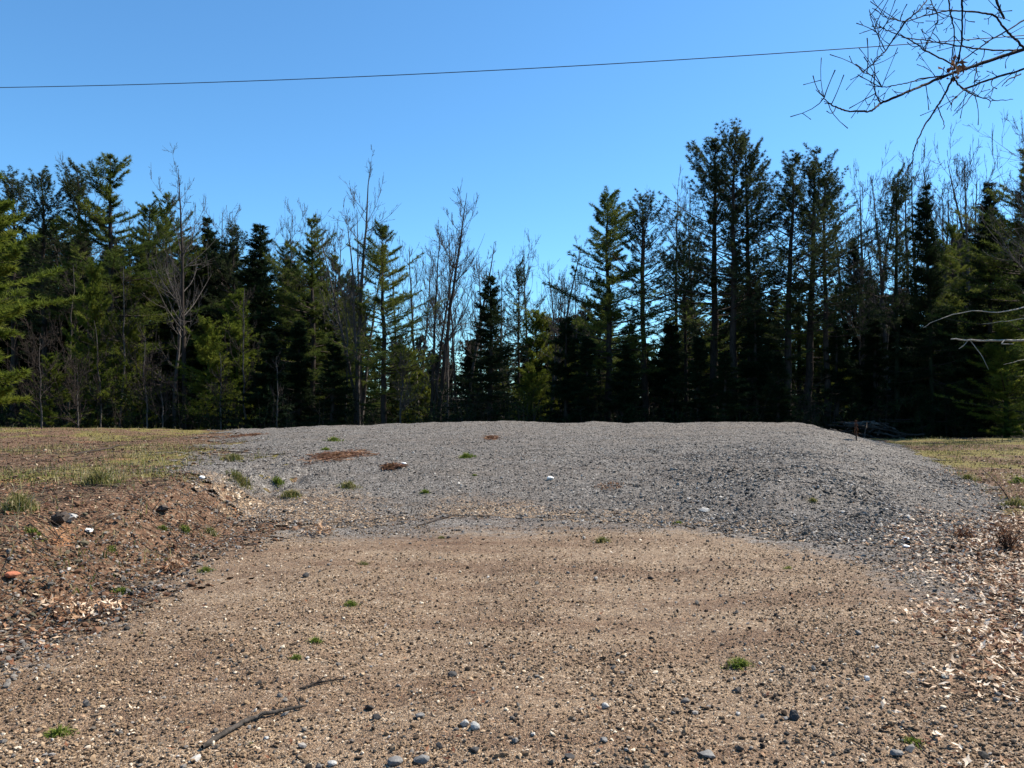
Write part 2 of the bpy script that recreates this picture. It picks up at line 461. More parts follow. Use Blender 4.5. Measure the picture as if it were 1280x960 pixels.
# ------------------------------------------------------------------ loose stones (uncountable: geometry nodes)
def pebble_group():
    ng = bpy.data.node_groups.new('pebbles', 'GeometryNodeTree')
    ng.interface.new_socket('Geometry', in_out='INPUT', socket_type='NodeSocketGeometry')
    ng.interface.new_socket('Material', in_out='INPUT', socket_type='NodeSocketMaterial')
    ng.interface.new_socket('Geometry', in_out='OUTPUT', socket_type='NodeSocketGeometry')
    N, L = ng.nodes, ng.links
    gi = N.new('NodeGroupInput'); go = N.new('NodeGroupOutput')
    jn = N.new('GeometryNodeJoinGeometry')
    for k in range(5):
        ico = N.new('GeometryNodeMeshIcoSphere'); ico.inputs['Subdivisions'].default_value = 1; ico.inputs['Radius'].default_value = .5
        sp = N.new('GeometryNodeSetPosition')
        nz = N.new('ShaderNodeTexNoise'); nz.noise_dimensions = '4D'
        nz.inputs['W'].default_value = 3.7 * k; nz.inputs['Scale'].default_value = 2.2
        sub = N.new('ShaderNodeVectorMath'); sub.operation = 'SUBTRACT'; sub.inputs[1].default_value = (.5, .5, .5)
        sc = N.new('ShaderNodeVectorMath'); sc.operation = 'SCALE'; sc.inputs['Scale'].default_value = .9
        L.new(nz.outputs['Color'], sub.inputs[0]); L.new(sub.outputs[0], sc.inputs[0]); L.new(sc.outputs[0], sp.inputs['Offset'])
        L.new(ico.outputs[0], sp.inputs['Geometry'])
        sm = N.new('GeometryNodeSetMaterial'); L.new(sp.outputs[0], sm.inputs[0]); L.new(gi.outputs['Material'], sm.inputs['Material'])
        g2 = N.new('GeometryNodeGeometryToInstance'); L.new(sm.outputs[0], g2.inputs[0]); L.new(g2.outputs[0], jn.inputs[0])
    ip = N.new('GeometryNodeInstanceOnPoints'); ip.inputs['Pick Instance'].default_value = True
    L.new(gi.outputs['Geometry'], ip.inputs['Points']); L.new(jn.outputs[0], ip.inputs['Instance'])
    rv = N.new('FunctionNodeRandomValue'); rv.data_type = 'INT'
    rv.inputs[4].default_value = 0; rv.inputs[5].default_value = 4
    L.new(rv.outputs[2], ip.inputs['Instance Index'])
    for nm, inp in (('rot', 'Rotation'), ('siz', 'Scale')):
        na = N.new('GeometryNodeInputNamedAttribute'); na.data_type = 'FLOAT_VECTOR'; na.inputs['Name'].default_value = nm
        L.new(na.outputs[0], ip.inputs[inp])
    L.new(ip.outputs[0], go.inputs[0])
    return ng
PEB = pebble_group()

def scatter_stones(name, X, Y, size, m, rs, sink=.25, flat=.62):
    n = len(X)
    Z = height(X, Y) + .008
    s = np.stack([size * rs.uniform(.75, 1.35, n), size * rs.uniform(.7, 1.1, n), size * rs.uniform(flat - .2, flat + .2, n)], -1)
    Z = Z + s[:, 2] * (.5 - sink)
    rot = np.stack([rs.normal(0, .35, n), rs.normal(0, .35, n), rs.uniform(0, 6.28, n)], -1)
    me = bpy.data.meshes.new(name)
    me.vertices.add(n); me.vertices.foreach_set('co', np.stack([X, Y, Z], -1).astype(np.float32).ravel())
    for nm, a in (('rot', rot), ('siz', s)):
        t = me.attributes.new(nm, 'FLOAT_VECTOR', 'POINT'); t.data.foreach_set('vector', a.astype(np.float32).ravel())
    me.materials.append(m)
    o = link(name, me, kind='stuff')
    md = o.modifiers.new('pebbles', 'NODES'); md.node_group = PEB
    for it in PEB.interface.items_tree:
        if it.name == 'Material' and it.in_out == 'INPUT': md[it.identifier] = m
    return o

def view_points(rs, n, dmin, dmax, power=1.0, xmarg=1.12):
    """random ground points inside the widened view wedge, denser near the camera"""
    u = rs.uniform(0, 1, n)
    d = dmin * (dmax / dmin) ** (u ** power)
    x = rs.uniform(-1, 1, n) * (640 / F) * xmarg * d + rs.uniform(-.4, .4, n)
    return x, d

rs = np.random.RandomState(4)
x, y = view_points(rs, 230000, 2.3, 11.5, 1.0)
k = drive_mask(x, y) & (rs.uniform(0, 1, len(x)) < (.12 + 1.5 * np.clip(fbm(x * 1.3, y * 1.3, 61) - .25, 0, 1)) * (1 - .55 * (np.exp(-((x - .15 * y + 1.3) / .3) ** 2) + np.exp(-((x - .15 * y - .5) / .3) ** 2)))); x, y = x[k], y[k]
sz = np.clip(rs.lognormal(math.log(.0085), .50, len(x)), .004, .034)
scatter_stones('tan_gravel', x, y, sz, M_PEB_TAN, rs)
x, y = view_points(rs, 420000, 6.8, 31, 1.0)
k = pad_mask(x, y); x, y = x[k], y[k]
slope = (1 - smooth(13.5, 17, y - .25 * x)) * smooth(0, 4, x) * smooth(.40, .6, fbm(x * .8, y * .8, 33))
sz = np.clip(rs.lognormal(math.log(.0130), .45, len(x)), .006, .05) * (1 + .5 * slope)
scatter_stones('crushed_grey_stone', x, y, sz, M_PEB_GREY, rs)
x, y = view_points(rs, 60000, 6.8, 13, 1.0)
w = smooth(1.4, -.2, y - front_line(x) + (fbm(x * 1.1, y * 1.1, 84) - .5) * 2.0) * .7
k = pad_mask(x, y) & (rs.uniform(0, 1, len(x)) < w) & (x < 4); x, y = x[k], y[k]
scatter_stones('washed_tan_gravel', x, y, np.clip(rs.lognormal(math.log(.015), .4, len(x)), .007, .04), M_PEB_TAN, rs)
# grey stones that rolled out over the edge of the tan drive and along the foot of the bank
x, y = view_points(rs, 60000, 3.0, 11, 1.0)
w = smooth(1.5, -.3, front_line(x) - y + (fbm(x * 1.1, y * 1.1, 83) - .5) * 2.2) * .6 + .035 * fbm(x, y, 8) + .6 * smooth(-2.5, -3.1, x) * smooth(-4.4, -3.6, x) + .3 * smooth(3.2, 4.2, x)
k = (rs.uniform(0, 1, len(x)) < w) & ~pad_mask(x, y) & (x > -4.3) & (x < 5.6); x, y = x[k], y[k]
sz = np.clip(rs.lognormal(math.log(.019), .4, len(x)), .008, .05)
scatter_stones('stray_grey_stone', x, y, sz, M_PEB_GREY, rs)
x, y = view_points(rs, 9000, 2.6, 9.5, .9)
w = .05 + .9 * smooth(-.3, 1.6, x) * smooth(.44, .66, fbm(x * 1.5, y * 1.5, 66))
k = (rs.uniform(0, 1, len(x)) < w * .42) & drive_mask(x, y); x, y = x[k], y[k]
sz = np.clip(rs.lognormal(math.log(.0135), .40, len(x)), .006, .036)
scatter_stones('dark_pebbles', x, y, sz, M_PEB_DARK, rs, .2, .75)
x, y = view_points(rs, 75000, 4.5, 28, .85, 1.2)
k = ~pad_mask(x, y) & ~drive_mask(x, y); x, y = x[k], y[k]
sz = np.clip(rs.lognormal(math.log(.015), .55, len(x)), .006, .08)
scatter_stones('soil_clods', x, y, sz, M_CLOD, rs, .35, .6)

# ------------------------------------------------------------------ grass, leaves, needles lying about
def blades(X, Y, Z, H, lean, wid, rs):
    """thin two-triangle blades; returns V, T"""
    n = len(X)
    a = rs.uniform(0, 6.28, n); b = rs.uniform(0, 6.28, n)
    P = np.stack([X, Y, Z], -1)
    dl = np.stack([np.cos(a), np.sin(a), np.zeros(n)], -1)
    w = np.stack([np.cos(b), np.sin(b), np.zeros(n)], -1) * wid[:, None]
    up = np.array([0, 0, 1.0])
    mid = P + dl * (lean * H * .35)[:, None] + up * (H * .6)[:, None]
    tip = P + dl * (lean * H)[:, None] + up * (H * np.clip(1 - .45 * lean, .2, 1))[:, None]
    V = np.stack([P - w, P + w, mid - w * .7, mid + w * .7, tip], 1).reshape(-1, 3)
    base = np.arange(n)[:, None] * 5
    T = np.concatenate([base + [0, 1, 3], base + [0, 3, 2], base + [2, 3, 4]], 1).reshape(-1, 3)
    return V, T

def scatter_blades(name, X, Y, H, rs, m, tone, wid=.004):
    n = len(X)
    V, T = blades(X, Y, height(X, Y) - .015, H, np.abs(rs.normal(.6, .35, n)), np.full(n, wid) * rs.uniform(.6, 1.4, n), rs)
    me = mesh_np(name, V, T, None, [m], attrs={'tone': np.repeat(tone, 5)})
    return link(name, me, kind='stuff')

rs = np.random.RandomState(8)
x, y = view_points(rs, 120000, 5.5, 30, .8, 1.25)
k = (x < -3.3) & ~pad_mask(x, y) & ~drive_mask(x, y)
w = np.clip((fbm(x * .45, y * .45, 91) - .40) * 4.5 + .35 * smooth(22, 26, y), 0.05, 1) * (.25 + .75 * smooth(8, 11, y))
k &= rs.uniform(0, 1, len(x)) < w
x, y = x[k], y[k]
scatter_blades('dry_field_grass', x, y, np.clip(rs.lognormal(math.log(.055), .6, len(x)), .02, .24), rs, M_GRASS, np.clip(rs.normal(.5, .3, len(x)) + (fbm(x * .9, y * .9, 45) - .5) * 1.2, 0, 1), .005)
x, y = view_points(rs, 110000, 11, 30, .7, 1.25)
k = (x > right_line(y) - .2) & (rs.uniform(0, 1, len(x)) < np.clip((fbm(x * .9, y * .9, 44) - .28) * 2.6, 0, 1) * smooth(10.5, 15, y))
x, y = x[k], y[k]
scatter_blades('verge_grass', x, y, np.clip(rs.lognormal(math.log(.05), .6, len(x)), .02, .2), rs, M_GRASS, np.clip(rs.normal(.5, .28, len(x)) + (fbm(x * .9, y * .9, 46) - .5) * 1.2, 0, 1), .006)

def leaf_shape(n, rs, size):
    """lobed, curled leaves: 9 verts, 8 tris"""
    ang = np.linspace(0, 2 * np.pi, 8, endpoint=False)
    rad = np.array([1.0, .42, .62, .36, .75, .36, .62, .42])
    px = np.cos(ang) * rad; py = np.sin(ang) * rad * .62
    curl = rs.uniform(.1, .9, n)
    L = np.zeros((n, 9, 3))
    L[:, 1:, 0] = px * rs.uniform(.85, 1.15, (n, 8)); L[:, 1:, 1] = py * rs.uniform(.8, 1.2, (n, 8))
    L[:, :, 2] = curl[:, None] * (L[:, :, 1] ** 2 * 1.1 + L[:, :, 0] ** 2 * .35) + rs.normal(0, .05, (n, 9))
    L *= size[:, None, None] * .5
    return L
LT = np.array([[0, i + 1, (i + 1) % 8 + 1] for i in range(8)])
def rot_zxy(L, rz, rx, ry):
    c, s = np.cos(rx)[:, None], np.sin(rx)[:, None]
    y, z = L[..., 1] * c - L[..., 2] * s, L[..., 1] * s + L[..., 2] * c
    c, s = np.cos(ry)[:, None], np.sin(ry)[:, None]
    x, z = L[..., 0] * c + z * s, -L[..., 0] * s + z * c
    c, s = np.cos(rz)[:, None], np.sin(rz)[:, None]
    return np.stack([x * c - y * s, x * s + y * c, z], -1)
def leaf_mesh(name, X, Y, rs, size, tone, m, dz=.02, tilt=.35):
    n = len(X)
    L = rot_zxy(leaf_shape(n, rs, size), rs.uniform(0, 6.28, n), rs.normal(0, tilt, n) + np.where(rs.uniform(0, 1, n) < .3, np.pi, 0), rs.normal(0, tilt, n))
    lo = L[..., 2].min(1)
    base = np.stack([X, Y, height(X, Y) + dz - lo * .6], -1)
    V = (L + base[:, None]).reshape(-1, 3)
    T = (np.arange(n)[:, None, None] * 9 + LT[None]).reshape(-1, 3)
    return mesh_np(name, V, T, None, [m], attrs={'tone': np.repeat(tone, 9)})

x, y = view_points(rs, 150000, 3.2, 17, .9, 1.2)
edge = np.interp(y, [3, 4.5, 5.5, 7, 8.5, 10, 13, 17], [2.45, 2.72, 3.05, 3.65, 4.1, 5.2, 7.4, 9.0])
w = smooth(-.5, 1.3, x - edge + (fbm(x * 1.6, y * 1.6, 19) - .5) * 1.8) * (.25 + .75 * smooth(11.5, 8.5, y)) * 1.0 * (.1 + 1.3 * fbm(x * 3, y * 3, 20))
k = rs.uniform(0, 1, len(x)) < w; x, y = x[k], y[k]
link('oak_leaf_litter', leaf_mesh('oak_leaf_litter', x, y, rs, rs.uniform(.04, .095, len(x)), np.clip(rs.beta(1.2, .70, len(x)), 0, 1), M_LEAF), kind='stuff')
x, y = view_points(rs, 26000, 4.4, 16, .9, 1.2)
w = smooth(-2.6, -3.4, x) * (.08 + .5 * smooth(.52, .7, fbm(x * 1.4, y * 1.4, 21)) + .5 * smooth(7.2, 6.0, y) * smooth(-4.5, -3.4, x)) * (1 - .75 * smooth(9, 12, y))
k = (rs.uniform(0, 1, len(x)) < w) & ~pad_mask(x, y); x, y = x[k], y[k]
link('bank_leaf_litter', leaf_mesh('bank_leaf_litter', x, y, rs, rs.uniform(.035, .085, len(x)), np.clip(rs.beta(1.2, 2.2, len(x)), 0, 1), M_LEAF), kind='stuff')
x, y = view_points(rs, 5000, 3.2, 20, .9, 1.0)
k = (rs.uniform(0, 1, len(x)) < .16 + .5 * smooth(1, 5, x) * smooth(13, 9, y)) & (x > -3); x, y = x[k], y[k]
link('blown_leaves', leaf_mesh('blown_leaves', x, y, rs, rs.uniform(.03, .06, len(x)), np.clip(rs.beta(1.2, 1.5, len(x)), 0, 1), M_LEAF), kind='stuff')
# fine twigs and straw lying on the soil
def straw(name, X, Y, L, m, rs, rad=.0022, lift=.012):
    n = len(X); a = rs.uniform(0, 6.28, n)
    dx, dy = np.cos(a) * L * .5, np.sin(a) * L * .5
    P = np.stack([np.stack([X - dx, Y - dy, height(X - dx, Y - dy) + lift], -1),
                  np.stack([X, Y, height(X, Y) + lift * 1.5], -1),
                  np.stack([X + dx, Y + dy, height(X + dx, Y + dy) + lift], -1)], 1)
    V, Q = tubes(P, np.tile(np.array([rad, rad, rad * .6]), (n, 1)), 3)
    return mesh_np(name, V, None, Q, [m])
x, y = view_points(rs, 9000, 4.5, 24, .9, 1.2)
k = ~pad_mask(x, y) & ~drive_mask(x, y); x, y = x[k], y[k]
h_ = len(x) // 2
link('fallen_twigs', straw('fallen_twigs', x[:h_], y[:h_], rs.uniform(.08, .4, h_), M_TWIG, rs, .004), kind='stuff')
link('pale_straw', straw('pale_straw', x[h_:], y[h_:], rs.uniform(.06, .3, len(x) - h_), M_STRAW, rs, .003), kind='stuff')

# ------------------------------------------------------------------ single things on the ground
def tuft(px, py, wpx, label, green=True, hgt=1.0, seed=0):
    p = ground_at(px, py); r = wpx / F * p[1] * .5
    rs = np.random.RandomState(seed + int(px))
    n = int(130 + 7 * wpx)
    a = rs.uniform(0, 6.28, n); q = np.minimum(np.abs(rs.normal(0, .5, n)), .95) * r * (.76 + .45 * vnoise(np.cos(a) * 1.6 + 7, np.sin(a) * 1.6 + 7, seed))
    X = p[0] + np.cos(a) * q * 1.15; Y = p[1] + np.sin(a) * q * .8
    H = rs.uniform(.25, 1.0, n) * np.clip(r * 1.15, .04, .22) * hgt * .85 * np.clip(1.15 - .75 * q / r, .2, 1)
    V, T = blades(X - p[0], Y - p[1], height(X, Y) - p[2] - .012, H, np.abs(rs.normal(.55, .3, n)), rs.uniform(.0025, .0055, n) * max(1, p[1] / 7), rs)
    tone = np.clip(rs.normal(.45, .3, n), 0, 1)
    me = mesh_np('grass_tuft', V, T, None, [M_GREEN if green else M_GRASS], attrs={'tone': np.repeat(tone, 5)})
    link('grass_tuft', me, label=label, cat='grass tuft', group='grass tufts in the gravel', loc=p)

TUFTS = [
 (440, 757, 26, 'small bright green grass tuft alone in tan gravel left of centre', 1),
 (396, 803, 26, 'flat green grass tuft above and right of its close neighbour in tan gravel', 1),
 (372, 823, 24, 'rounded green grass tuft below its flatter neighbour, above the fallen stick', 1),
 (78, 918, 42, 'low green weed patch in the lower left corner of the gravel', 1),
 (315, 931, 14, 'tiny faded grass tuft just below the fallen stick', 0),
 (258, 715, 26, 'dark green tuft beside leaf heap at the foot of the bank', 1),
 (155, 740, 24, 'olive tuft among dead leaves at the left edge of the drive', 1),
 (180, 792, 12, 'tiny yellow green sprig in the left of the tan gravel', 0),
 (921, 834, 40, 'green grass patch alone in the pebbly right foreground', 1),
 (1138, 929, 34, 'green grass tuft in the lower right corner by thin twigs', 1),
 (418, 552, 24, 'bright green tuft standing near the far left of the pad', 1),
 (408, 563, 14, 'small green tuft just above the rusty needle patch', 1),
 (583, 573, 24, 'yellow green tuft in the middle of the grey pad', 1),
 (437, 610, 30, 'brownish green tuft on the pad below the rusty needle patch', 0),
 (365, 622, 32, 'flat olive tuft on the left of the pad near the bank', 0),
 (348, 604, 22, 'sparse green tuft left of the flat olive one on the pad', 1),
 (531, 617, 18, 'small yellow tuft on the pad left of centre near its lower edge', 1),
 (593, 595, 10, 'tiny dark tuft below the middle of the grey pad', 1),
 (292, 575, 34, 'straw coloured grass clump where field meets pad', 0),
 (300, 604, 40, 'wide yellow green grass clump at the pad side of the bank', 0),
 (455, 706, 18, 'faint yellow tuft in tan gravel below the pad edge', 0),
 (552, 673, 14, 'faint tuft at the edge between tan and grey gravel', 0),
 (752, 678, 26, 'brown and green tuft in tan gravel right of centre', 0),
 (847, 655, 16, 'small yellow green tuft on the right front edge of the pad', 1),
 (984, 711, 16, 'small yellow tuft in the tan gravel at right', 1),
 (1015, 627, 18, 'faded olive tuft on the rough right slope of the pad', 0),
 (125, 606, 56, 'tall yellow green grass clump on top of the left bank', 0),
 (25, 640, 52, 'wide olive grass clump on bank at the left edge', 0),
 (45, 668, 26, 'dark green low weed below the olive clump on the bank', 1),
 (232, 662, 18, 'small green sprig halfway down the left bank', 1),
 (205, 660, 16, 'pale green sprig on the left bank beside its darker neighbour', 1),
 (140, 692, 16, 'small green sprig on the brown soil of the left bank', 1),
 (265, 665, 20, 'olive sprig near the right end of the left bank', 0),
 (1210, 600, 26, 'round yellow green grass clump on the right verge', 0),
 (1268, 632, 40, 'olive grass clump at right edge above the red leaves', 0),
 (1272, 603, 24, 'dark green tuft at the right edge of the verge', 1),
]
for i, (px, py, w, lab, g) in enumerate(TUFTS):
    tuft(px, py, w, lab, bool(g), 1.6 if w > 50 else 1.0, i)

def ico(sub=2):
    import bmesh
    bm = bmesh.new(); bmesh.ops.create_icosphere(bm, subdivisions=sub, radius=.5)
    V = np.array([v.co for v in bm.verts]); T = np.array([[v.index for v in f.verts] for f in bm.faces]); bm.free()
    return V, T
ICO_V, ICO_T = ico(2)
def stone(name, px, py, wpx, m, label, flat=.6, seed=1, cat='stone', rough=.014):
    p = ground_at(px, py); w = wpx / F * p[1]
    rs = np.random.RandomState(seed)
    V = ICO_V.copy()
    for _ in range(7):                        # chop facets off
        d = nrm(rs.normal(0, 1, 3)); o = rs.uniform(.26, .42)
        ex = np.maximum(V @ d - o, 0); V = V - ex[:, None] * d
    V = V + rs.normal(0, rough, V.shape)
    V *= np.array([1, rs.uniform(.7, .95), flat]) * w
    a = rs.uniform(-.5, .5); c, s = math.cos(a), math.sin(a)
    V = V @ np.array([[c, s, 0], [-s, c, 0], [0, 0, 1]])
    me = mesh_np(name, V, ICO_T, None, [m])
    link(name, me, label=label, cat=cat, loc=(p[0], p[1], p[2] + w * flat * .28 + .008))
STONES = [
 (581, 908, 14, M_ST_PALE, 'pale grey stone, left one of the touching pair in front centre', .7),
 (594, 911, 16, M_ST_PALE, 'pale grey stone, right one of the touching pair in front centre', .75),
 (990, 898, 15, M_ST_DARK, 'round black stone in the lower right foreground', .9),
 (979, 899, 10, M_ST_GREY, 'flat grey chip touching the round black stone', .4),
 (883, 946, 24, M_ST_GREY, 'flat blue grey stone at the bottom edge right of centre', .45),
 (1117, 943, 18, M_ST_GREY, 'angular grey stone near the twigs in the lower right', .6),
 (566, 845, 12, M_ST_DARK, 'black angular stone in the middle of the tan gravel', .7),
 (756, 885, 10, M_ST_PALE, 'small rounded light stone in tan gravel right of centre', .9),
 (528, 952, 22, M_ST_GREY, 'flat dark grey stone at the bottom edge left of centre', .5),
 (495, 955, 20, M_ST_GREY, 'grey stone at the bottom edge, left of the flat dark one', .55),
 (525, 898, 14, M_ST_GREY, 'grey pointed stone up and left of the pale pair', .6),
 (594, 938, 14, M_ST_DARK, 'dark broken stone below the pale pair', .6),
 (550, 935, 11, M_ST_DARK, 'small dark brown stone below and left of the pale pair', .8),
 (472, 898, 13, M_ST_DARK, 'dark stone right of the fallen stick', .6),
 (711, 949, 15, M_ST_DARK, 'dark flat stone at the bottom edge right of centre', .5),
 (754, 926, 13, M_ST_GREY, 'cracked grey stone low in the foreground right of centre', .5),
 (416, 955, 14, M_ST_PALE, 'bluish pale stone at the bottom edge below the stick', .5),
 (335, 925, 8, M_ST_PALE, 'small light pebble below the right half of the stick', .6),
 (1081, 851, 9, M_ST_WHITE, 'little white round pebble in the right foreground', .8),
 (688, 600, 12, M_ST_WHITE, 'small white chip lying on the middle of the grey pad', .45),
 (505, 581, 9, M_ST_WHITE, 'white chip beside the smaller needle patch on the pad', .5),
 (74, 654, 22, M_LUMP, 'dark charred lump sitting on the left bank', .75),
 (89, 651, 15, M_ST_PALE, 'pale stone leaning on the dark charred lump', .8),
 (113, 665, 11, M_ST_WHITE, 'white flat stone below and right of the charred lump', .4),
 (206, 640, 15, M_LUMP, 'dark mossy lump on the middle of the left bank', .7),
 (252, 599, 10, M_ST_WHITE, 'white chip on the brow of the left bank by the pad', .6),
 (17, 724, 20, M_ST_RED, 'rusty red stone at the left edge below the bank', .45),
 (383, 722, 9, M_ST_DARK, 'black stone in tan gravel beneath the crisp leaf heap', .8),
 (880, 640, 16, M_ST_PALE, 'pale flat stone on the right front edge of the pad', .4),
 (1131, 676, 10, M_ST_WHITE, 'white stone at the right foot of the pad among leaves', .6),
 (1131, 685, 9, M_ST_WHITE, 'white stone just below another at the right foot of the pad', .6),
]
for i, (px, py, w, m, lab, fl) in enumerate(STONES):
    stone('stone', px, py, w, m, lab, fl, 100 + i, rough=.10 if 'lump' in lab else .014)

def heap(name, px, py, wpx, dpx, n, size, lab, cat, seed, hgt=.05, tone=(.3, 1.0)):
    """a little heap of dead leaves"""
    p = ground_at(px, py); rs = np.random.RandomState(seed)
    rx = wpx / F * p[1] * .5; ry = max(dpx / F * p[1] * 3.0, .08)
    aa = rs.uniform(0, 6.28, n); qq = rs.uniform(0, 1, n) ** .7 * .85
    X = p[0] + np.cos(aa) * qq * rx; Y = p[1] + np.sin(aa) * qq * ry
    L = rot_zxy(leaf_shape(n, rs, size * rs.uniform(.7, 1.3, n)), rs.uniform(0, 6.28, n), rs.normal(0, .7, n), rs.normal(0, .7, n))
    q = np.exp(-((X - p[0]) / rx) ** 2 - ((Y - p[1]) / ry) ** 2)
    base = np.stack([X - p[0], Y - p[1], height(X, Y) - p[2] + .015 + rs.uniform(0, 1, n) * hgt * q], -1)
    V = (L + base[:, None]).reshape(-1, 3)
    T = (np.arange(n)[:, None, None] * 9 + LT[None]).reshape(-1, 3)
    me = mesh_np(name, V, T, None, [M_LEAF], attrs={'tone': np.repeat(rs.uniform(*tone, n), 9)})
    o = link(name, me, label=lab, cat=cat, loc=p)
heap('leaf_heap', 398, 668, 46, 8, 110, .085, 'crisp tan leaf heap between tan gravel and grey pad at left', 'leaf heap', 5, .12, (.45, .9))
heap('leaf_heap', 218, 713, 36, 12, 100, .075, 'brown leaf heap at the foot of the left bank by a green tuft', 'leaf heap', 6, .10, (.2, .9))
heap('leaf_heap', 110, 765, 120, 16, 260, .075, 'long drift of pale curled leaves at the lower left edge of the drive', 'leaf heap', 7, .07, (.3, 1.0))
heap('leaf_heap', 760, 609, 40, 6, 90, .06, 'thin scatter of reddish leaves on the pad right of centre', 'leaf heap', 9, .04, (.1, .7))

def needle_patch(px, py, wpx, dpx, n, lab, seed):
    p = ground_at(px, py); rs = np.random.RandomState(seed)
    rx = wpx / F * p[1] * .5
    y2 = ground_at(px, py - dpx * .5)[1]; ry = abs(y2 - p[1])
    a = rs.uniform(0, 6.28, n); q = np.minimum(np.abs(rs.normal(0, .40, n)), .9) * (.7 + .5 * vnoise(np.cos(a) * 2 + 9, np.sin(a) * 2 + 9, seed))
    X = p[0] + np.cos(a) * q * rx; Y = p[1] + np.sin(a) * q * ry
    b = rs.uniform(0, 6.28, n); L = rs.uniform(.05, .13, n)
    dx, dy = np.cos(b) * L, np.sin(b) * L
    z = height(X, Y) + .012 + rs.uniform(0, .022, n)
    P0 = np.stack([X - dx, Y - dy, z], -1) - p; P1 = np.stack([X + dx, Y + dy, z + rs.normal(0, .02, n)], -1) - p
    w = np.stack([-np.sin(b), np.cos(b), rs.uniform(0, 1, n)], -1) * .006
    V = np.stack([P0 - w, P0 + w, P1 + w, P1 - w], 1).reshape(-1, 3)
    Q = np.arange(n * 4).reshape(-1, 4)
    me = mesh_np('needle_patch', V, None, Q, [M_REDTWIG], attrs={'tone': np.repeat(rs.uniform(.1, 1, n), 4)})
    link('needle_patch', me, label=lab, cat='needle patch', loc=p)
needle_patch(424, 571, 96, 16, 1700, 'wide rusty brown patch of fallen needles on the left of the pad', 3)
needle_patch(492, 584, 36, 6, 500, 'small rusty needle patch right of the wide one on the pad', 4)
needle_patch(615, 548, 22, 3, 420, 'thin brown streak of needles far up on the pad', 5)
needle_patch(310, 545, 36, 4, 800, 'reddish needle streak at the far left corner of the pad', 6)

def stick(name, pts_px, r0, m, lab, lift=.012, sides=7, twigs=()):
    pts = np.array([ground_at(*q) for q in pts_px])
    o0 = pts[0].copy()
    k = 26; t = np.linspace(0, len(pts) - 1, k)
    P = np.stack([np.interp(t, np.arange(len(pts)), pts[:, c]) for c in range(3)], -1)
    rs = np.random.RandomState(len(pts_px) * 7 + int(pts_px[0][0]))
    P[:, :2] += rs.normal(0, .004, (k, 2))
    P[:, 2] = height(P[:, 0], P[:, 1]) + r0 * .8 + lift
    rad = np.linspace(r0, r0 * .55, k) * rs.uniform(.88, 1.12, k)
    rad[0] *= .6; rad[-1] *= .3
    root = bpy.data.objects.new(name, None); COL.objects.link(root); root.location = o0
    root['label'] = lab; root['category'] = 'stick'
    g = Parts(); g.tube(P - o0, rad, sides); link('stem', g.mesh('stem', [m]), root)
    for (i, dx, dy, dz, r) in twigs:
        b = P[i] - o0; q = np.array([b, b + np.array([dx, dy, dz]) * .5 + [0, 0, .01], b + np.array([dx, dy, dz])])
        g = Parts(); g.tube(q, [r, r * .8, r * .3], 5); link('twig', g.mesh('twig', [m]), root)
M_STICK = make_bark('stick_bark', (.012, .010, .008), (.095, .080, .068), 9)
stick('fallen_stick', [(257, 937), (283, 922), (305, 907), (330, 896), (352, 892), (384, 887)], .014, M_STICK,
      'bent grey fallen stick lying in the lower left of the tan gravel', twigs=((24, -.05, .06, .03, .006), (14, .05, -.02, .02, .004)))
stick('dark_twig', [(376, 864), (395, 857), (412, 853), (434, 852)], .007, M_TWIG, 'short dark twig cluster above the right end of the fallen stick',
      twigs=((8, .08, .04, .03, .004), (13, -.06, .06, .02, .004), (18, .07, -.04, .03, .003)))
stick('dark_twig', [(1120, 905), (1140, 925), (1160, 950)], .004, M_TWIG, 'thin dark stem arching beside the lower right green tuft')
stick('dark_twig', [(1060, 925), (1075, 935), (1100, 952)], .004, M_TWIG, 'slender twig lying left of the lower right green tuft')
stick('dark_twig', [(1040, 935), (1022, 925), (1005, 918)], .004, M_TWIG, 'thin twig lying below the round black stone')
stick('dark_twig', [(520, 660), (545, 652), (572, 644)], .010, M_TWIG, 'long thin twig on the boundary of tan and grey gravel')
stick('dark_twig', [(1158, 723), (1172, 725), (1186, 727)], .008, M_TWIG, 'short dark twig in the tan gravel near the leaf litter')
stick('dark_twig', [(95, 570), (130, 563), (165, 556)], .018, M_TWIG, 'dark fallen branch lying across the left field')

# pale dry weed sprig in the leaf drift
def weed_stalk(px, py, hpx, m, lab, d=None, r=.008, bulb=True, lean=0.0, name='weed_stalk', seed=0):
    p = ground_at(px, py) if d is None else np.array([(px - 640) / F * d, d, h1((px - 640) / F * d, d)])
    H = hpx / F * p[1]; rs = np.random.RandomState(seed)
    root = bpy.data.objects.new(name, None); COL.objects.link(root); root.location = p
    root['label'] = lab; root['category'] = 'weed'
    t = np.linspace(0, 1, 8)
    P = np.stack([lean * H * t ** 1.5, .05 * H * t ** 2, H * t - .02], -1)
    g = Parts(); g.tube(P, r * (1 - .6 * t), 6); link('stem', g.mesh('stem', [m]), root)
    if bulb:
        n = 90; tt = rs.uniform(.35, 1, n)
        c = np.stack([np.interp(tt, t, P[:, 0]), np.interp(tt, t, P[:, 1]), np.interp(tt, t, P[:, 2])], -1)
        L = rot_zxy(leaf_shape(n, rs, rs.uniform(.05, .11, n)), rs.uniform(0, 6.28, n), rs.normal(0, .9, n), rs.normal(0, .9, n))
        c += rs.normal(0, .022, c.shape)
        V = (L + c[:, None]).reshape(-1, 3); T = (np.arange(n)[:, None, None] * 9 + LT[None]).reshape(-1, 3)
        link('seed_head', mesh_np('seed_head', V, T, None, [M_REDTWIG if seed else M_LEAF], attrs={'tone': np.repeat(rs.uniform(.0, .5, n), 9)}), root)
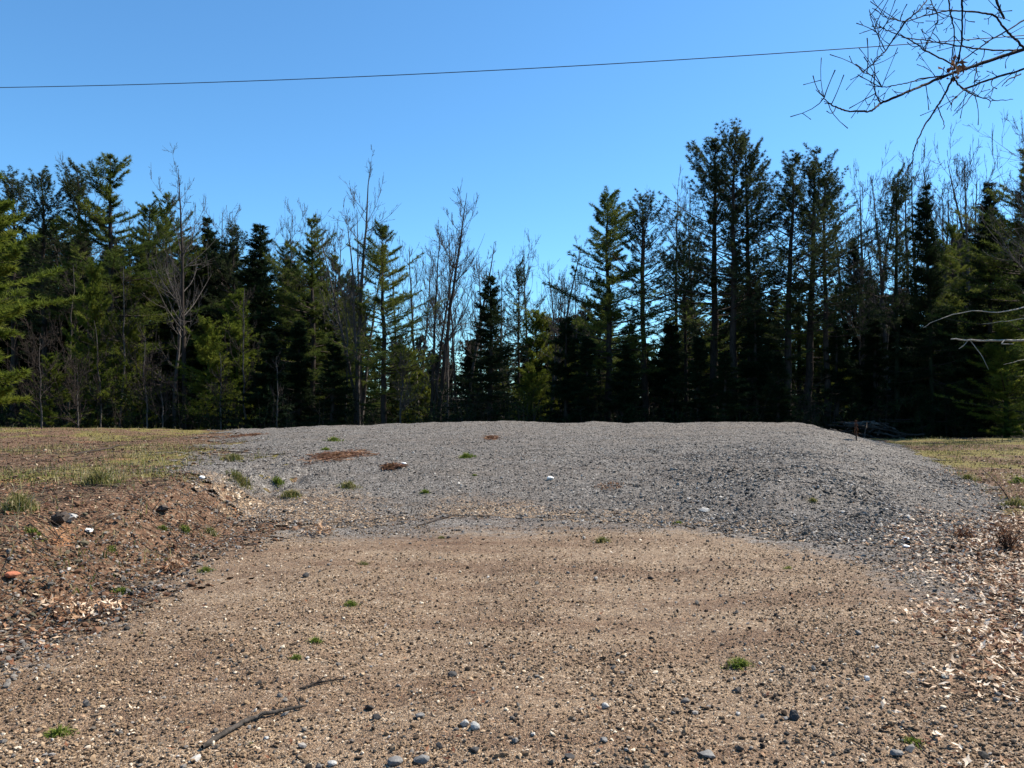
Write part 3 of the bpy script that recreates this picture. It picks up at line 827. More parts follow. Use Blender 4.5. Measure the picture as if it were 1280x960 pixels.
weed_stalk(1070, 551, 26, M_TWIG, 'dead brown weed stalk standing at the far right edge of the pad', seed=1, r=.02)
weed_stalk(57, 779, 26, M_BARK_P, 'bleached dry sprig sticking up from the leaf drift at lower left', bulb=False, lean=.4, r=.006)
weed_stalk(1262, 630, 44, M_TWIG, 'leaning dark stem rising from the right verge', bulb=False, lean=-.75, r=.010, name='dead_weed')
weed_stalk(733, 527, 12, M_BARK_P, 'pale dry stem on the far crest near the broad pine', bulb=False, lean=.2, r=.01)

# ------------------------------------------------------------------ trees
def trunk_line(H, rs, lean=.02, wob=.012, k=14):
    t = np.linspace(0, 1, k)
    a = rs.uniform(0, 6.28)
    off = np.cumsum(rs.normal(0, wob * H / k * 2.2, (k, 2)), 0)
    off -= off[0]
    off += (t ** 1.3)[:, None] * H * lean * np.array([math.cos(a), math.sin(a)])
    return t, np.concatenate([off, (t * H)[:, None]], 1)

def tufts_mesh(P, D, L, kneed, width, spread, rs, tone):
    """needle tufts: kneed thin triangles each"""
    n = len(P)
    ax = nrm(D)[:, None, :] + rs.normal(0, spread, (n, kneed, 3))
    ax = nrm(ax)
    tip = P[:, None] + ax * (L[:, None] * rs.uniform(.6, 1.15, (n, kneed)))[..., None]
    side = nrm(np.cross(ax, rs.normal(0, 1, (n, kneed, 3)))) * (width[:, None] if np.ndim(width) else width)[..., None] if np.ndim(width) else nrm(np.cross(ax, rs.normal(0, 1, (n, kneed, 3)))) * width
    b = P[:, None] + ax * (L * .06)[:, None, None]
    V = np.stack([b - side, b + side, tip], 2).reshape(-1, 3)
    T = np.arange(len(V)).reshape(-1, 3)
    tn = np.repeat(np.clip(tone[:, None] + rs.normal(0, .10, (n, kneed)), 0, 1).ravel(), 3)
    return V, T, tn

KIND = {
 #        start spacing per  Lmax  e_lo e_hi  bend  m  q  k  tuftL width spread t0   droop
 'white': dict(start=.20, gap=.40, per=5, L=.270, e=(-.10, .70), bend=.20, m=21, q=5, k=7, tl=.18, w=.0110, sp=.65, t0=.20, pw=.74),
 'red':   dict(start=.40, gap=.36, per=5, L=.215, e=(-.05, .95), bend=.28, m=16, q=3, k=9, tl=.17, w=.0110, sp=.85, t0=.30, pw=.70),
 'spruce': dict(start=.02, gap=.25, per=6, L=.225, e=(-.30, .50), bend=.14, m=15, q=4, k=5, tl=.18, w=.0150, sp=.65, t0=.08, pw=.92),
 'young': dict(start=.04, gap=.34, per=5, L=.280, e=(.0, .80), bend=.18, m=15, q=5, k=7, tl=.18, w=.0125, sp=.65, t0=.12, pw=.65),
}
MESHES = {}
def conifer_meshes(kind, H, seed, wide=1.0, dens=1.0, needle=None, start=None, trunk_r=None, lean=.015, fork=False, bark=None, gaps=.0):
    rs = np.random.RandomState(seed)
    K = KIND[kind]; st = K['start'] if start is None else start
    t, TL = trunk_line(H, rs, lean)
    r0 = trunk_r or (.011 * H + .03)
    rad = r0 * (1 - t) ** .8 + .012; rad[0] *= 1.35
    g = Parts(); g.tube(TL - np.array([0, 0, .25]) * (t == 0)[:, None], rad, 9)
    if fork:
        i = int(len(t) * .38)
        F_ = TL[i:].copy(); q = np.linspace(0, 1, len(F_))
        F_[:, 0] += np.sin(q * 1.6) * H * .055; F_[:, 2] = TL[i, 2] + (F_[:, 2] - TL[i, 2]) * .93
        g.tube(F_, rad[i] * .8 * (1 - q) + .012, 8)
    trunk = g.mesh('trunk', [bark or M_BARK])
    # whorls of branches
    zs = []; z = st
    while z < .985:
        zs.append(z); z += K['gap'] / H * rs.uniform(.7, 1.3) * (1.15 - .45 * (z - st) / (1 - st))
    zb = np.repeat(zs, K['per']) + rs.normal(0, .030 if kind != 'spruce' else .020, len(zs) * K['per'])
    zb = np.clip(zb, st * .8, .99)
    nb = len(zb)
    u = np.clip((zb - st) / (1 - st), 0, 1)
    az = rs.uniform(0, 6.28, nb)
    L = K['L'] * H * wide * ((1 - u) ** K['pw'] * .95 + .05) * (.55 + .45 * np.minimum(1, u * 5 + (kind == 'spruce')))
    lo, hi = (.30, 1.45) if kind != 'spruce' else (.50, 1.20)
    # boughs on one side of the tree reach further here and there
    lob = vnoise(az * 1.1 + 20, zb * H * .35, seed)
    L *= rs.uniform(lo, hi, nb) * (.50 + 1.1 * lob)
    if gaps > 0: L *= np.where(vnoise(az * .9 + 5, zb * H * .45, seed + 3) < gaps, .3, 1)
    e = K['e'][0] + (K['e'][1] - K['e'][0]) * u ** 1.2 + rs.normal(0, .10, nb)
    bx = np.interp(zb, t, TL[:, 0]); by = np.interp(zb, t, TL[:, 1])
    if fork:
        fk = rs.uniform(0, 1, nb) < .5
        q = np.clip((zb - .38) / .62, 0, 1); bx = bx + np.where(fk, np.sin(q * 1.6) * H * .055, 0)
    B = np.stack([bx, by, zb * H], -1)
    hd = np.stack([np.cos(az), np.sin(az)], -1)
    def bpos(tt):       # tt (nb,m)
        r = L[:, None] * tt * np.cos(e)[:, None]
        zz = L[:, None] * (tt * np.sin(e)[:, None] + K['bend'] * tt ** 2)
        return np.stack([B[:, 0, None] + hd[:, 0, None] * r, B[:, 1, None] + hd[:, 1, None] * r, B[:, 2, None] + zz], -1)
    tt = np.tile(np.linspace(0, 1, 5), (nb, 1))
    BP = bpos(tt)
    br = (.006 + .010 * L)[:, None] * np.array([1, .8, .6, .4, .2])
    g = Parts(); V, Q = tubes(BP, br, 3); g.quads(V, Q)
    # dead snags below the live crown
    nd = int(14 * st * 4)
    if nd:
        zd = rs.uniform(.12, max(st, .14), nd); ad = rs.uniform(0, 6.28, nd); Ld = rs.uniform(.3, 1.0, nd) * H * .07
        s = np.linspace(0, 1, 4)
        Pd = np.stack([np.interp(zd, t, TL[:, 0])[:, None] + np.cos(ad)[:, None] * Ld[:, None] * s,
                       np.interp(zd, t, TL[:, 1])[:, None] + np.sin(ad)[:, None] * Ld[:, None] * s,
                       zd[:, None] * H + Ld[:, None] * (s * .15 - .2 * s ** 2)], -1)
        V, Q = tubes(Pd, np.tile([.018, .013, .009, .004], (nd, 1)), 3); g.quads(V, Q)
    # twigs and tufts
    m, q = int(K['m'] * dens), K['q']
    ti = K['t0'] + (1 - K['t0']) * (np.arange(m)[None] + rs.uniform(0, 1, (nb, m))) / m
    TP = bpos(ti)
    sgn = np.where(np.arange(m) % 2 == 0, 1, -1)[None]
    ta = az[:, None] + sgn * rs.uniform(.45, 1.15, (nb, m)) * (1 - .5 * (ti > .93))
    tl = np.clip(L[:, None] * .42 * (1.12 - ti), .10, .9) * rs.uniform(.6, 1.2, (nb, m))
    te = .12 + .3 * u[:, None] + rs.normal(0, .15, (nb, m))
    if kind == 'spruce': te -= .3
    TD = np.stack([np.cos(ta) * np.cos(te), np.sin(ta) * np.cos(te), np.sin(te)], -1)
    sd = nrm(np.cross(TD, rs.normal(0, 1, TD.shape))) * .006
    V = np.stack([TP - sd, TP + sd, TP + TD * tl[..., None]], 2).reshape(-1, 3)
    g.tri(V, np.arange(len(V)).reshape(-1, 3))
    branches = g.mesh('branches', [M_TWIG])
    s = (np.arange(q) + .6)[None, None] / q * np.ones((nb, m, 1))
    if kind == 'red': s = .55 + .45 * s
    P = TP[:, :, None] + TD[:, :, None] * (tl[..., None] * s)[..., None]
    up = .55 if kind in ('white', 'red', 'young') else .1
    D = np.broadcast_to(TD[:, :, None] + np.array([0, 0, up]), P.shape)
    keep = rs.uniform(0, 1, P.shape[:3]) < (1 - .45 * np.clip((u - .8) / .2, 0, 1))[:, None, None] * np.clip((L[:, None, None] / (K['L'] * H * wide + 1e-6)) * 1.6 + .25, .3, 1)
    clump = vnoise(P[..., 0] * 1.3 + 31, P[..., 2] * 1.6 + P[..., 1] * .9, seed + 9)
    tone = np.clip(.15 + .7 * clump + rs.normal(0, .12, P.shape[:3]), 0, 1)
    P, D, tone = P[keep], D[keep], tone[keep]
    V, T, tn = tufts_mesh(P, D, np.full(len(P), K['tl']) * rs.uniform(.75, 1.2, len(P)), K['k'], K['w'], K['sp'], rs, tone)
    crown = mesh_np('crown', V, T, None, [needle or {'white': M_WHITE, 'red': M_RED, 'spruce': M_SPRUCE, 'young': M_BRIGHT}[kind]], attrs={'tone': tn})
    return trunk, branches, crown

def bare_meshes(H, seed, stems=1, bark=None, twigm=None, spread=.16, dens=1.0, r0=None, first=.35, wob=.016):
    rs = np.random.RandomState(seed)
    g = Parts(); br = Parts()
    lv1 = []
    for sidx in range(stems):
        h = H * (1 if sidx == 0 else rs.uniform(.68, .95))
        t, TL = trunk_line(h, rs, .03 if stems == 1 else rs.uniform(.06, .22), wob)
        TL[:, :2] += rs.normal(0, .15, 2) * (stems > 1)
        r = (r0 or (.0085 * H + .02)) * (1 if sidx == 0 else rs.uniform(.55, .85))
        g.tube(TL - np.array([0, 0, .25]) * (t == 0)[:, None], r * (1 - t) ** .85 + .010, 8)
        n1 = int(22 * dens * (1 if stems == 1 else .75 if stems < 4 else .5))
        z = rs.uniform(first, .97, n1) ** .9
        for zz in z:
            b = np.array([np.interp(zz, t, TL[:, 0]), np.interp(zz, t, TL[:, 1]), zz * h])
            lv1.append((b, rs.uniform(0, 6.28), h * spread * (1.45 - zz) * rs.uniform(.8, 1.7), r * (1 - zz) * .34 + .007))
    def grow(base, az, L, r, inc, k, curv):
        n = len(base); s = np.linspace(0, 1, k)
        inc = inc[:, None] - curv[:, None] * s          # bends upright
        st = (L / (k - 1))[:, None]
        a = az[:, None] + np.cumsum(rs.normal(0, .16, (n, k)), 1)
        d = np.stack([np.sin(inc) * np.cos(a), np.sin(inc) * np.sin(a), np.cos(inc)], -1)
        P = base[:, None] + np.concatenate([np.zeros((n, 1, 3)), np.cumsum(d[:, :-1] * st[..., None], 1)], 1)
        rad = r[:, None] * (1 - .75 * s)
        return P, rad, d
    base = np.array([l[0] for l in lv1]); az = np.array([l[1] for l in lv1]); L = np.array([l[2] for l in lv1]); r = np.array([l[3] for l in lv1])
    P, rad, d = grow(base, az, L, r, rs.uniform(.55, 1.0, len(L)), 7, rs.uniform(.2, .6, len(L)))
    V, Q = tubes(P, rad, 5); br.quads(V, Q)
    for lev, (nk, lf, sides) in enumerate(((7, .48, 4), (5, .45, 3), (3, .5, 3))):
        n, k, _ = P.shape
        idx = rs.randint(1, k, (n, nk)); fr = rs.uniform(0, 1, (n, nk))
        ii = np.arange(n)[:, None]
        b = (P[ii, idx - 1] * (1 - fr[..., None]) + P[ii, idx] * fr[..., None]).reshape(-1, 3)
        dd = d[ii, idx - 1].reshape(-1, 3)
        pa = np.arctan2(dd[:, 1], dd[:, 0]); pi = np.arccos(np.clip(dd[:, 2], -1, 1))
        nn = len(b)
        az2 = pa + rs.normal(0, 1.0, nn); inc2 = np.clip(pi + rs.normal(0, .4, nn), .05, 1.6)
        L2 = np.repeat(L, nk) * lf * rs.uniform(.5, 1.2, nn) * (1.15 - .5 * (idx + fr).ravel() / k)
        r2 = np.maximum(rad[ii, idx].ravel() * .62, .0075)
        P, rad, d = grow(b, az2, L2, r2, inc2, (4, 3, 2)[lev], rs.uniform(.0, .45, nn))
        L = L2
        rad = np.maximum(rad, .0048)
        if lev < 2:
            V, Q = tubes(P, rad, sides); br.quads(V, Q)
        else:
            sd = nrm(np.cross(P[:, 1] - P[:, 0], rs.normal(0, 1, (len(P), 3)))) * .0068
            V = np.stack([P[:, 0] - sd, P[:, 0] + sd, P[:, 1]], 1).reshape(-1, 3); br.tri(V, np.arange(len(V)).reshape(-1, 3))
    return g.mesh('trunk', [bark or M_BARK_G]), br.mesh('branches', [twigm or M_BTWIG])

TREE_GROUP = 'trees of the wood behind the clearing'
def plant(name, label, px, d, meshes, parts, sc=1.0, rz=0.0, group=TREE_GROUP, cat='tree', z=None):
    X = (px - 640) / F * d
    o = bpy.data.objects.new(name, None); COL.objects.link(o)
    o.empty_display_size = .3
    o.location = (X, d, (h1(X, d) if z is None else z) - .02); o.rotation_euler = (0, 0, rz)
    o.scale = (sc, sc, sc) if np.isscalar(sc) else sc
    o['label'] = label; o['category'] = cat
    if group: o['group'] = group
    for nm, me in zip(parts, meshes): link(nm, me, o)
    return o
def top_height(px, py, d):
    X = (px - 640) / F * d
    return CAM_H + (HORIZON - py) / F * d - h1(X, d)

TREES = [
 # name, kind, px, top py, distance, options, label
 ('pine_tree', 'young', -30, 190, 30, dict(needle=M_BRIGHT, start=.13, wide=1.15, dens=1.5), 'broad sunlit yellow green pine cut off by the left edge'),
 ('pine_tree', 'red', 18, 210, 43, dict(), 'dark pine top showing behind the sunlit pine at left edge'),
 ('pine_tree', 'red', 60, 205, 42, dict(), 'dark tufted pine right of the sunlit pine at left edge'),
 ('pine_tree', 'red', 98, 198, 43, dict(wide=1.1), 'dark round topped pine just left of the tall tiered pine'),
 ('pine_tree', 'white', 141, 190, 41, dict(gaps=.35, wide=1.05), 'tall pine with open spreading tiers, highest of the left side'),
 ('pine_tree', 'white', 185, 250, 44, dict(), 'bushy pine just right of the tall tiered pine'),
 ('pine_tree', 'white', 208, 238, 46, dict(wide=.8), 'slim dark pine close behind the left twin bare trunks'),
 ('spruce_tree', 'spruce', 256, 272, 46, dict(), 'dark pointed spruce right of the left twin bare trunks'),
 ('pine_tree', 'red', 291, 279, 45, dict(start=.3), 'round headed dark pine between two spruces on the left'),
 ('fir_tree', 'spruce', 326, 280, 42, dict(needle=M_EMERALD, wide=1.25), 'dense bright green fir with a pointed top, left of centre'),
 ('pine_tree', 'white', 358, 298, 46, dict(wide=.9), 'pine squeezed between the dense green fir and a rounded pine'),
 ('pine_tree', 'white', 390, 270, 42, dict(wide=.95), 'rounded pine left of the many stemmed bare tree'),
 ('pine_tree', 'white', 420, 315, 45, dict(wide=.9), 'dark low pine behind the many stemmed bare tree'),
 ('pine_tree', 'white', 481, 276, 38, dict(start=.36, wide=.95, trunk_r=.19), 'pine with thick dark trunk and feathery boughs left of the gap'),
 ('spruce_tree', 'spruce', 613, 343, 37, dict(wide=1.1), 'dark shaggy spruce right of the bare trees in the gap'),
 ('pine_tree', 'red', 648, 321, 44, dict(wide=.8), 'narrow pine with tufted top right of the shaggy spruce'),
 ('spruce_tree', 'spruce', 707, 395, 37, dict(), 'young dark spruce at the left foot of the broad pine'),
 ('pine_tree', 'white', 757, 236, 38, dict(start=.25, wide=1.05, trunk_r=.20, dens=1.15), 'broad dark pine with thick trunk right of centre'),
 ('pine_tree', 'red', 808, 238, 39, dict(fork=True, start=.42, gaps=.3), 'forked pine with bent trunks right of the broad pine'),
 ('pine_tree', 'red', 858, 283, 42, dict(wide=.85, gaps=.3), 'thin sparse pine left of the tallest pines'),
 ('pine_tree', 'red', 892, 168, 40, dict(start=.34, wide=1.1), 'tall full pine, left of the three tallest'),
 ('pine_tree', 'red', 916, 150, 38, dict(start=.42), 'tallest pine of all, right of centre'),
 ('pine_tree', 'red', 941, 163, 39, dict(start=.45, wide=.85), 'tall slender pine, right of the three tallest'),
 ('pine_tree', 'red', 984, 189, 38, dict(start=.32), 'full dark pine, left of the second group of tall pines'),
 ('pine_tree', 'red', 1009, 181, 39, dict(start=.38), 'middle and highest pine of the second tall group'),
 ('pine_tree', 'red', 1034, 205, 38, dict(start=.42, wide=.9), 'pine on the right of the second tall group'),
 ('spruce_tree', 'spruce', 1066, 297, 45, dict(wide=.7), 'narrow sharply pointed spruce in the gap right of the tall pines'),
 ('pine_tree', 'red', 1122, 203, 38, dict(needle=M_BROWNPINE, start=.5, wide=.9), 'tall pine with thin rusty crown on the right'),
 ('spruce_tree', 'spruce', 1166, 228, 36, dict(wide=.75, needle=M_BROWNPINE), 'ragged brownish spruce right of the rusty pine'),
 ('pine_tree', 'white', 1195, 275, 39, dict(wide=.8), 'dark pine between the ragged spruce and the right black spruce'),
 ('spruce_tree', 'spruce', 1241, 226, 35, dict(wide=.8), 'black narrow spruce near the right edge'),
 ('pine_tree', 'white', 1290, 180, 33, dict(dens=1.1), 'tall dark pine cut off by the right edge'),
 # understory
 ('young_pine', 'young', 117, 325, 37, dict(wide=.7, needle=M_BRIGHT), 'slim yellow green young pine below the tall tiered pine'),
 ('young_pine', 'young', 62, 440, 34, dict(), 'low young pine in the shade of the sunlit left pine'),
 ('young_pine', 'young', 165, 395, 38, dict(needle=M_WHITE, wide=.8), 'dark young pine left of the twin bare trunks'),
 ('young_pine', 'young', 262, 395, 37, dict(needle=M_BRIGHT, wide=1.0), 'yellow green young pine right of the twin bare trunks'),
 ('young_pine', 'young', 296, 360, 39, dict(needle=M_BRIGHT, wide=.8), 'taller yellow green young pine left of the dense green fir'),
 ('young_fir', 'spruce', 334, 415, 36, dict(needle=M_EMERALD, wide=1.4), 'emerald young fir low in front of the dense green fir'),
 ('young_spruce', 'spruce', 375, 400, 38, dict(wide=1.2), 'dark young spruce right of the emerald young fir'),
 ('young_spruce', 'spruce', 415, 420, 37, dict(wide=1.2), 'dark young spruce left of the many stemmed bare tree'),
 ('young_pine', 'young', 506, 430, 44, dict(needle=M_BRIGHT), 'light green young pine right of the thick dark trunk'),
 ('young_pine', 'young', 532, 462, 41, dict(needle=M_BRIGHT), 'small light green pine low in the gap'),
 ('young_spruce', 'spruce', 585, 425, 40, dict(), 'dim young spruce left of the shaggy spruce'),
 ('young_pine', 'young', 672, 385, 42, dict(needle=M_WHITE), 'grey green young pine between narrow pine and young spruce'),
 ('young_pine', 'young', 664, 452, 38, dict(needle=M_BRIGHT), 'small light green pine right of the shaggy spruce'),
 ('young_spruce', 'spruce', 735, 420, 36, dict(wide=1.2), 'black young spruce left of the broad pine trunk'),
 ('young_spruce', 'spruce', 778, 430, 36, dict(wide=1.3), 'black young spruce right of the broad pine trunk'),
 ('young_spruce', 'spruce', 840, 395, 38, dict(wide=1.2), 'dark young spruce right of the forked pine'),
 ('young_spruce', 'spruce', 873, 420, 36, dict(wide=1.3), 'dark young spruce below the thin sparse pine'),
 ('young_spruce', 'spruce', 945, 395, 37, dict(wide=1.3), 'dark young spruce between the two groups of tall pines'),
 ('young_spruce', 'spruce', 905, 440, 35, dict(wide=1.4), 'low black spruce at the foot of the tallest pines'),
 ('young_spruce', 'spruce', 972, 440, 35, dict(wide=1.3), 'low black spruce at the left foot of the second tall group'),
 ('young_spruce', 'spruce', 1046, 410, 38, dict(wide=1.2), 'dark young spruce at the right foot of the second tall group'),
 ('young_pine', 'young', 1052, 450, 40, dict(needle=M_WHITE), 'greenish young pine below the sharply pointed spruce'),
 ('young_spruce', 'spruce', 1095, 395, 39, dict(wide=1.2), 'black spruce behind the brush pile'),
 ('young_spruce', 'spruce', 1140, 380, 38, dict(wide=1.2), 'black spruce right of the brush pile'),
 ('young_spruce', 'spruce', 1185, 395, 36, dict(wide=1.3), 'black spruce behind the broken pale limb'),
 ('young_spruce', 'spruce', 1225, 380, 36, dict(wide=1.3), 'black spruce above the right verge grass'),
 ('young_pine', 'young', 1258, 400, 33, dict(needle=M_WHITE, wide=1.2), 'dull green young pine low at the right edge'),
]
NOMINAL = {'white': 13.0, 'red': 15.5, 'spruce': 10.5, 'small': 5.2, 'young': 7.0}
VARIANTS = {'white': 4, 'red': 4, 'spruce': 3, 'small': 3, 'young': 3}
CACHE = {}
def proto(kind, idx, start=None, fork=False, gaps=0.0, dens=1.0):
    key = (kind, idx % VARIANTS[kind], start, fork, gaps > 0, dens)
    if key not in CACHE:
        H = NOMINAL[kind]
        ms = conifer_meshes('spruce' if kind == 'small' else kind, H, 300 + len(CACHE) * 13, 1.0, dens, None, start, fork=fork, gaps=gaps or (.30 if kind == 'red' else .22))
        co = np.empty(len(ms[2].vertices) * 3, np.float32); ms[2].vertices.foreach_get('co', co)
        CACHE[key] = (ms, float(np.percentile(co[2::3], 99.97)))
    return CACHE[key]
def place_conifer(name, lab, kind, px, py, d, i, opt, group=TREE_GROUP):
    H = top_height(px, py, d)
    k2 = 'small' if kind == 'spruce' and H < 7.5 else kind
    st = opt.get('start')
    if k2 == 'red': st = None if st is None else (.30 if st < .37 else None)
    elif 'dens' not in opt: st = None
    ms, top = proto(k2, i, st, opt.get('fork', False), opt.get('gaps', 0), opt.get('dens', 1.0) if 'sunlit' in lab else 1.0)
    sc = H / top; w = sc * opt.get('wide', 1.0) * 1.06
    rr = np.random.RandomState(1000 + int(px * 3 + py))
    o = plant(name, lab, px, d, ms, ('trunk', 'branches', 'crown'), (w * rr.uniform(.92, 1.08), w * rr.uniform(.92, 1.08), sc), rr.uniform(0, 6.28), group=group)
    nd = opt.get('needle')
    if nd is not None:
        c = o.children[2]; c.material_slots[0].link = 'OBJECT'; c.material_slots[0].material = nd
    return o
for i, (name, kind, px, py, d, opt, lab) in enumerate(TREES):
    place_conifer(name, lab, kind, px, py, d, i, opt)

BARE = [
 ('bare_tree', 233, 208, 38, dict(bark=M_BARK, dens=1.2, first=.3), 'tall bare tree, right and taller of the left twin trunks'),
 ('bare_tree', 218, 300, 38.5, dict(bark=M_BARK_G, dens=.7, first=.2, spread=.12), 'pale bare tree, left and shorter of the left twin trunks'),
 ('bare_tree', 450, 212, 39, dict(stems=5, spread=.17), 'many stemmed bare tree with tall fine crown left of centre'),
 ('bare_tree', 541, 250, 38, dict(stems=3, bark=M_BARK, spread=.18, dens=1.2), 'dark many branched bare tree standing in the gap'),
 ('bare_tree', 580, 306, 40, dict(stems=2, spread=.2), 'bare tree with reddish twigs right of the dark branched one'),
 ('bare_tree', 602, 330, 43, dict(spread=.2), 'slight bare tree behind the shaggy spruce'),
 ('bare_tree', 686, 306, 40, dict(stems=2, spread=.15), 'thin bare tree left of the broad pine'),
 ('bare_tree', 846, 236, 46, dict(spread=.18), 'faint bare crown showing behind the forked pine'),
 ('bare_tree', 1094, 208, 40, dict(stems=2, spread=.13), 'tall bare tree right of the second tall pine group'),
 ('bare_tree', 1150, 205, 47, dict(spread=.15), 'faint bare crown between rusty pine and ragged spruce'),
 ('bare_tree', 1203, 203, 45, dict(stems=2, spread=.15), 'faint bare crown left of the black narrow spruce'),
 ('bare_tree', 1302, 105, 30, dict(stems=2, spread=.30, dens=1.3, bark=M_BARK, r0=.11), 'large bare tree with spreading twigs at the right edge'),
 ('bare_tree', 1180, 230, 41, dict(spread=.16), 'bare tree with reddish twigs behind the ragged spruce'),
 ('sapling', 84, 330, 38, dict(bark=M_BARK_P, dens=.7, first=.2), 'grey bare sapling right of the sunlit left pine'),
 ('sapling', 52, 420, 33, dict(bark=M_BARK_P, dens=1.0, first=.1, spread=.3), 'tangled pale sapling low at the left edge'),
 ('sapling', 100, 455, 34, dict(bark=M_BARK_P, dens=1.0, first=.1, spread=.3), 'low bare sapling beneath the slim young pine'),
 ('sapling', 128, 400, 36, dict(bark=M_BARK_P, dens=.5, first=.2), 'thin pale sapling right of the slim young pine'),
 ('sapling', 152, 330, 37, dict(bark=M_BARK_P, dens=.6, first=.2), 'tall thin pale sapling under the bushy pine'),
 ('sapling', 184, 420, 35.5, dict(bark=M_BARK_P, dens=.9, first=.3, spread=.22), 'white stemmed crooked sapling left of the twin trunks'),
 ('sapling', 204, 470, 35.5, dict(bark=M_BARK_P, dens=.7, first=.2, spread=.3), 'low crooked sapling at the foot of the twin trunks'),
 ('sapling', 278, 440, 35.5, dict(bark=M_BARK_P, dens=.7, first=.25), 'pale sapling below the yellow green young pine'),
 ('sapling', 309, 360, 36.5, dict(bark=M_BARK_P, dens=.6, first=.2), 'straight pale sapling left of the emerald young fir'),
 ('sapling', 348, 445, 35, dict(bark=M_BARK_P, dens=.5, first=.2), 'short pale sapling in front of the emerald young fir'),
 ('sapling', 430, 350, 38, dict(bark=M_BARK_G, dens=.7, first=.3), 'grey sapling left of the many stemmed bare tree'),
 ('sapling', 500, 430, 37, dict(bark=M_BARK_G, dens=.8, first=.2, spread=.25), 'leaning grey sapling right of the thick dark trunk'),
 ('sapling', 562, 400, 38, dict(bark=M_BARK_G, dens=.9, first=.2, spread=.25), 'grey sapling between the two bare trees in the gap'),
 ('sapling', 632, 400, 39, dict(bark=M_BARK_G, dens=.9, first=.2, spread=.22), 'grey sapling behind the shaggy spruce'),
 ('sapling', 700, 360, 41, dict(bark=M_BARK_G, dens=.8, first=.25), 'grey sapling left of the broad pine'),
 ('sapling', 1075, 330, 41, dict(bark=M_BARK_G, dens=.8, first=.25), 'grey sapling right of the sharply pointed spruce'),
]
for i, (name, px, py, d, opt, lab) in enumerate(BARE):
    H = top_height(px, py, d)
    if name == 'sapling':
        opt = dict(opt, r0=.022 + .003 * H, wob=.04, dens=opt.get('dens', 1) * 1.15, spread=opt.get('spread', .16) * 1.15)
        if opt['bark'] is M_BARK_P: opt['bark'] = M_BARK_G; opt['twigm'] = M_TWIG
    plant(name, lab, px, d, bare_meshes(H, 900 + i * 5, **opt), ('trunk', 'branches'))

# trees deeper in the wood: nothing in the photo tells them apart
rs = np.random.RandomState(77)
def deep(px0, px1, step, d, tops, lab, group):
    for j, px in enumerate(np.arange(px0, px1, step)):
        dd = d + rs.uniform(-2.5, 2.5); p = px + rs.uniform(-.4, .4) * step
        py = np.interp(p, [t[0] for t in tops], [t[1] for t in tops]) + rs.uniform(-22, 26)
        kd = ('spruce', 'white', 'spruce')[rs.randint(3)]
        place_conifer('evergreen_tree', lab, kd, p, py, dd, rs.randint(12), dict(wide=rs.uniform(1.1, 1.4), needle=(M_SPRUCE, M_RED, M_WHITE)[rs.randint(3)] if p < 700 else M_SPRUCE), group)
BPROTO = [bare_meshes(12.0, 2000 + q, stems=1 + q % 2, spread=.2, first=.3) for q in range(4)]
def deep_bare(spots, d, lab, group):
    for q, (px, py) in enumerate(spots):
        H = top_height(px, py, d + q % 3)
        plant('bare_tree', lab, px, d + q % 3, BPROTO[q % 4], ('trunk', 'branches'), H / 12.0, q * 1.7, group=group)
deep_bare([(118, 235), (168, 262), (272, 262), (318, 300), (372, 285), (412, 262)], 45, 'faint bare crown among the evergreens on the left side', 'bare trees among the left evergreens')
deep_bare([(500, 330), (522, 305), (560, 290), (625, 335), (662, 318), (700, 325), (722, 345)], 45, 'faint bare crown rising behind the gap at centre', 'bare trees behind the gap')
deep_bare([(872, 262), (1062, 245), (1080, 222), (1112, 212), (1138, 222), (1182, 205), (1218, 196), (1236, 185)], 44, 'faint bare crown among the evergreens on the right side', 'bare trees among the right evergreens')
LT_ = [(-80, 260), (60, 290), (200, 310), (330, 330), (430, 350), (480, 395)]
deep(-90, 470, 34, 49, LT_, 'indistinct shaded evergreen deep in the wood on the left side', 'evergreens deep in the wood at left')
deep(-100, 470, 38, 56, LT_, 'indistinct shaded evergreen deep in the wood on the left side', 'evergreens deep in the wood at left')
deep(-110, 470, 42, 63, LT_, 'indistinct shaded evergreen deep in the wood on the left side', 'evergreens deep in the wood at left')
MT_ = [(480, 430), (520, 455), (560, 445), (620, 415), (700, 400)]
deep(485, 700, 22, 50, MT_, 'indistinct low evergreen deep in the wood behind the gap', 'evergreens deep behind the gap')
RT_ = [(700, 410), (760, 385), (815, 440), (860, 375), (940, 345), (1050, 370), (1100, 350), (1200, 300), (1360, 270)]
deep(705, 1370, 27, 46, RT_, 'indistinct black evergreen deep in the wood on the right side', 'evergreens deep in the wood at right')
deep(705, 1380, 31, 54, RT_, 'indistinct black evergreen deep in the wood on the right side', 'evergreens deep in the wood at right')

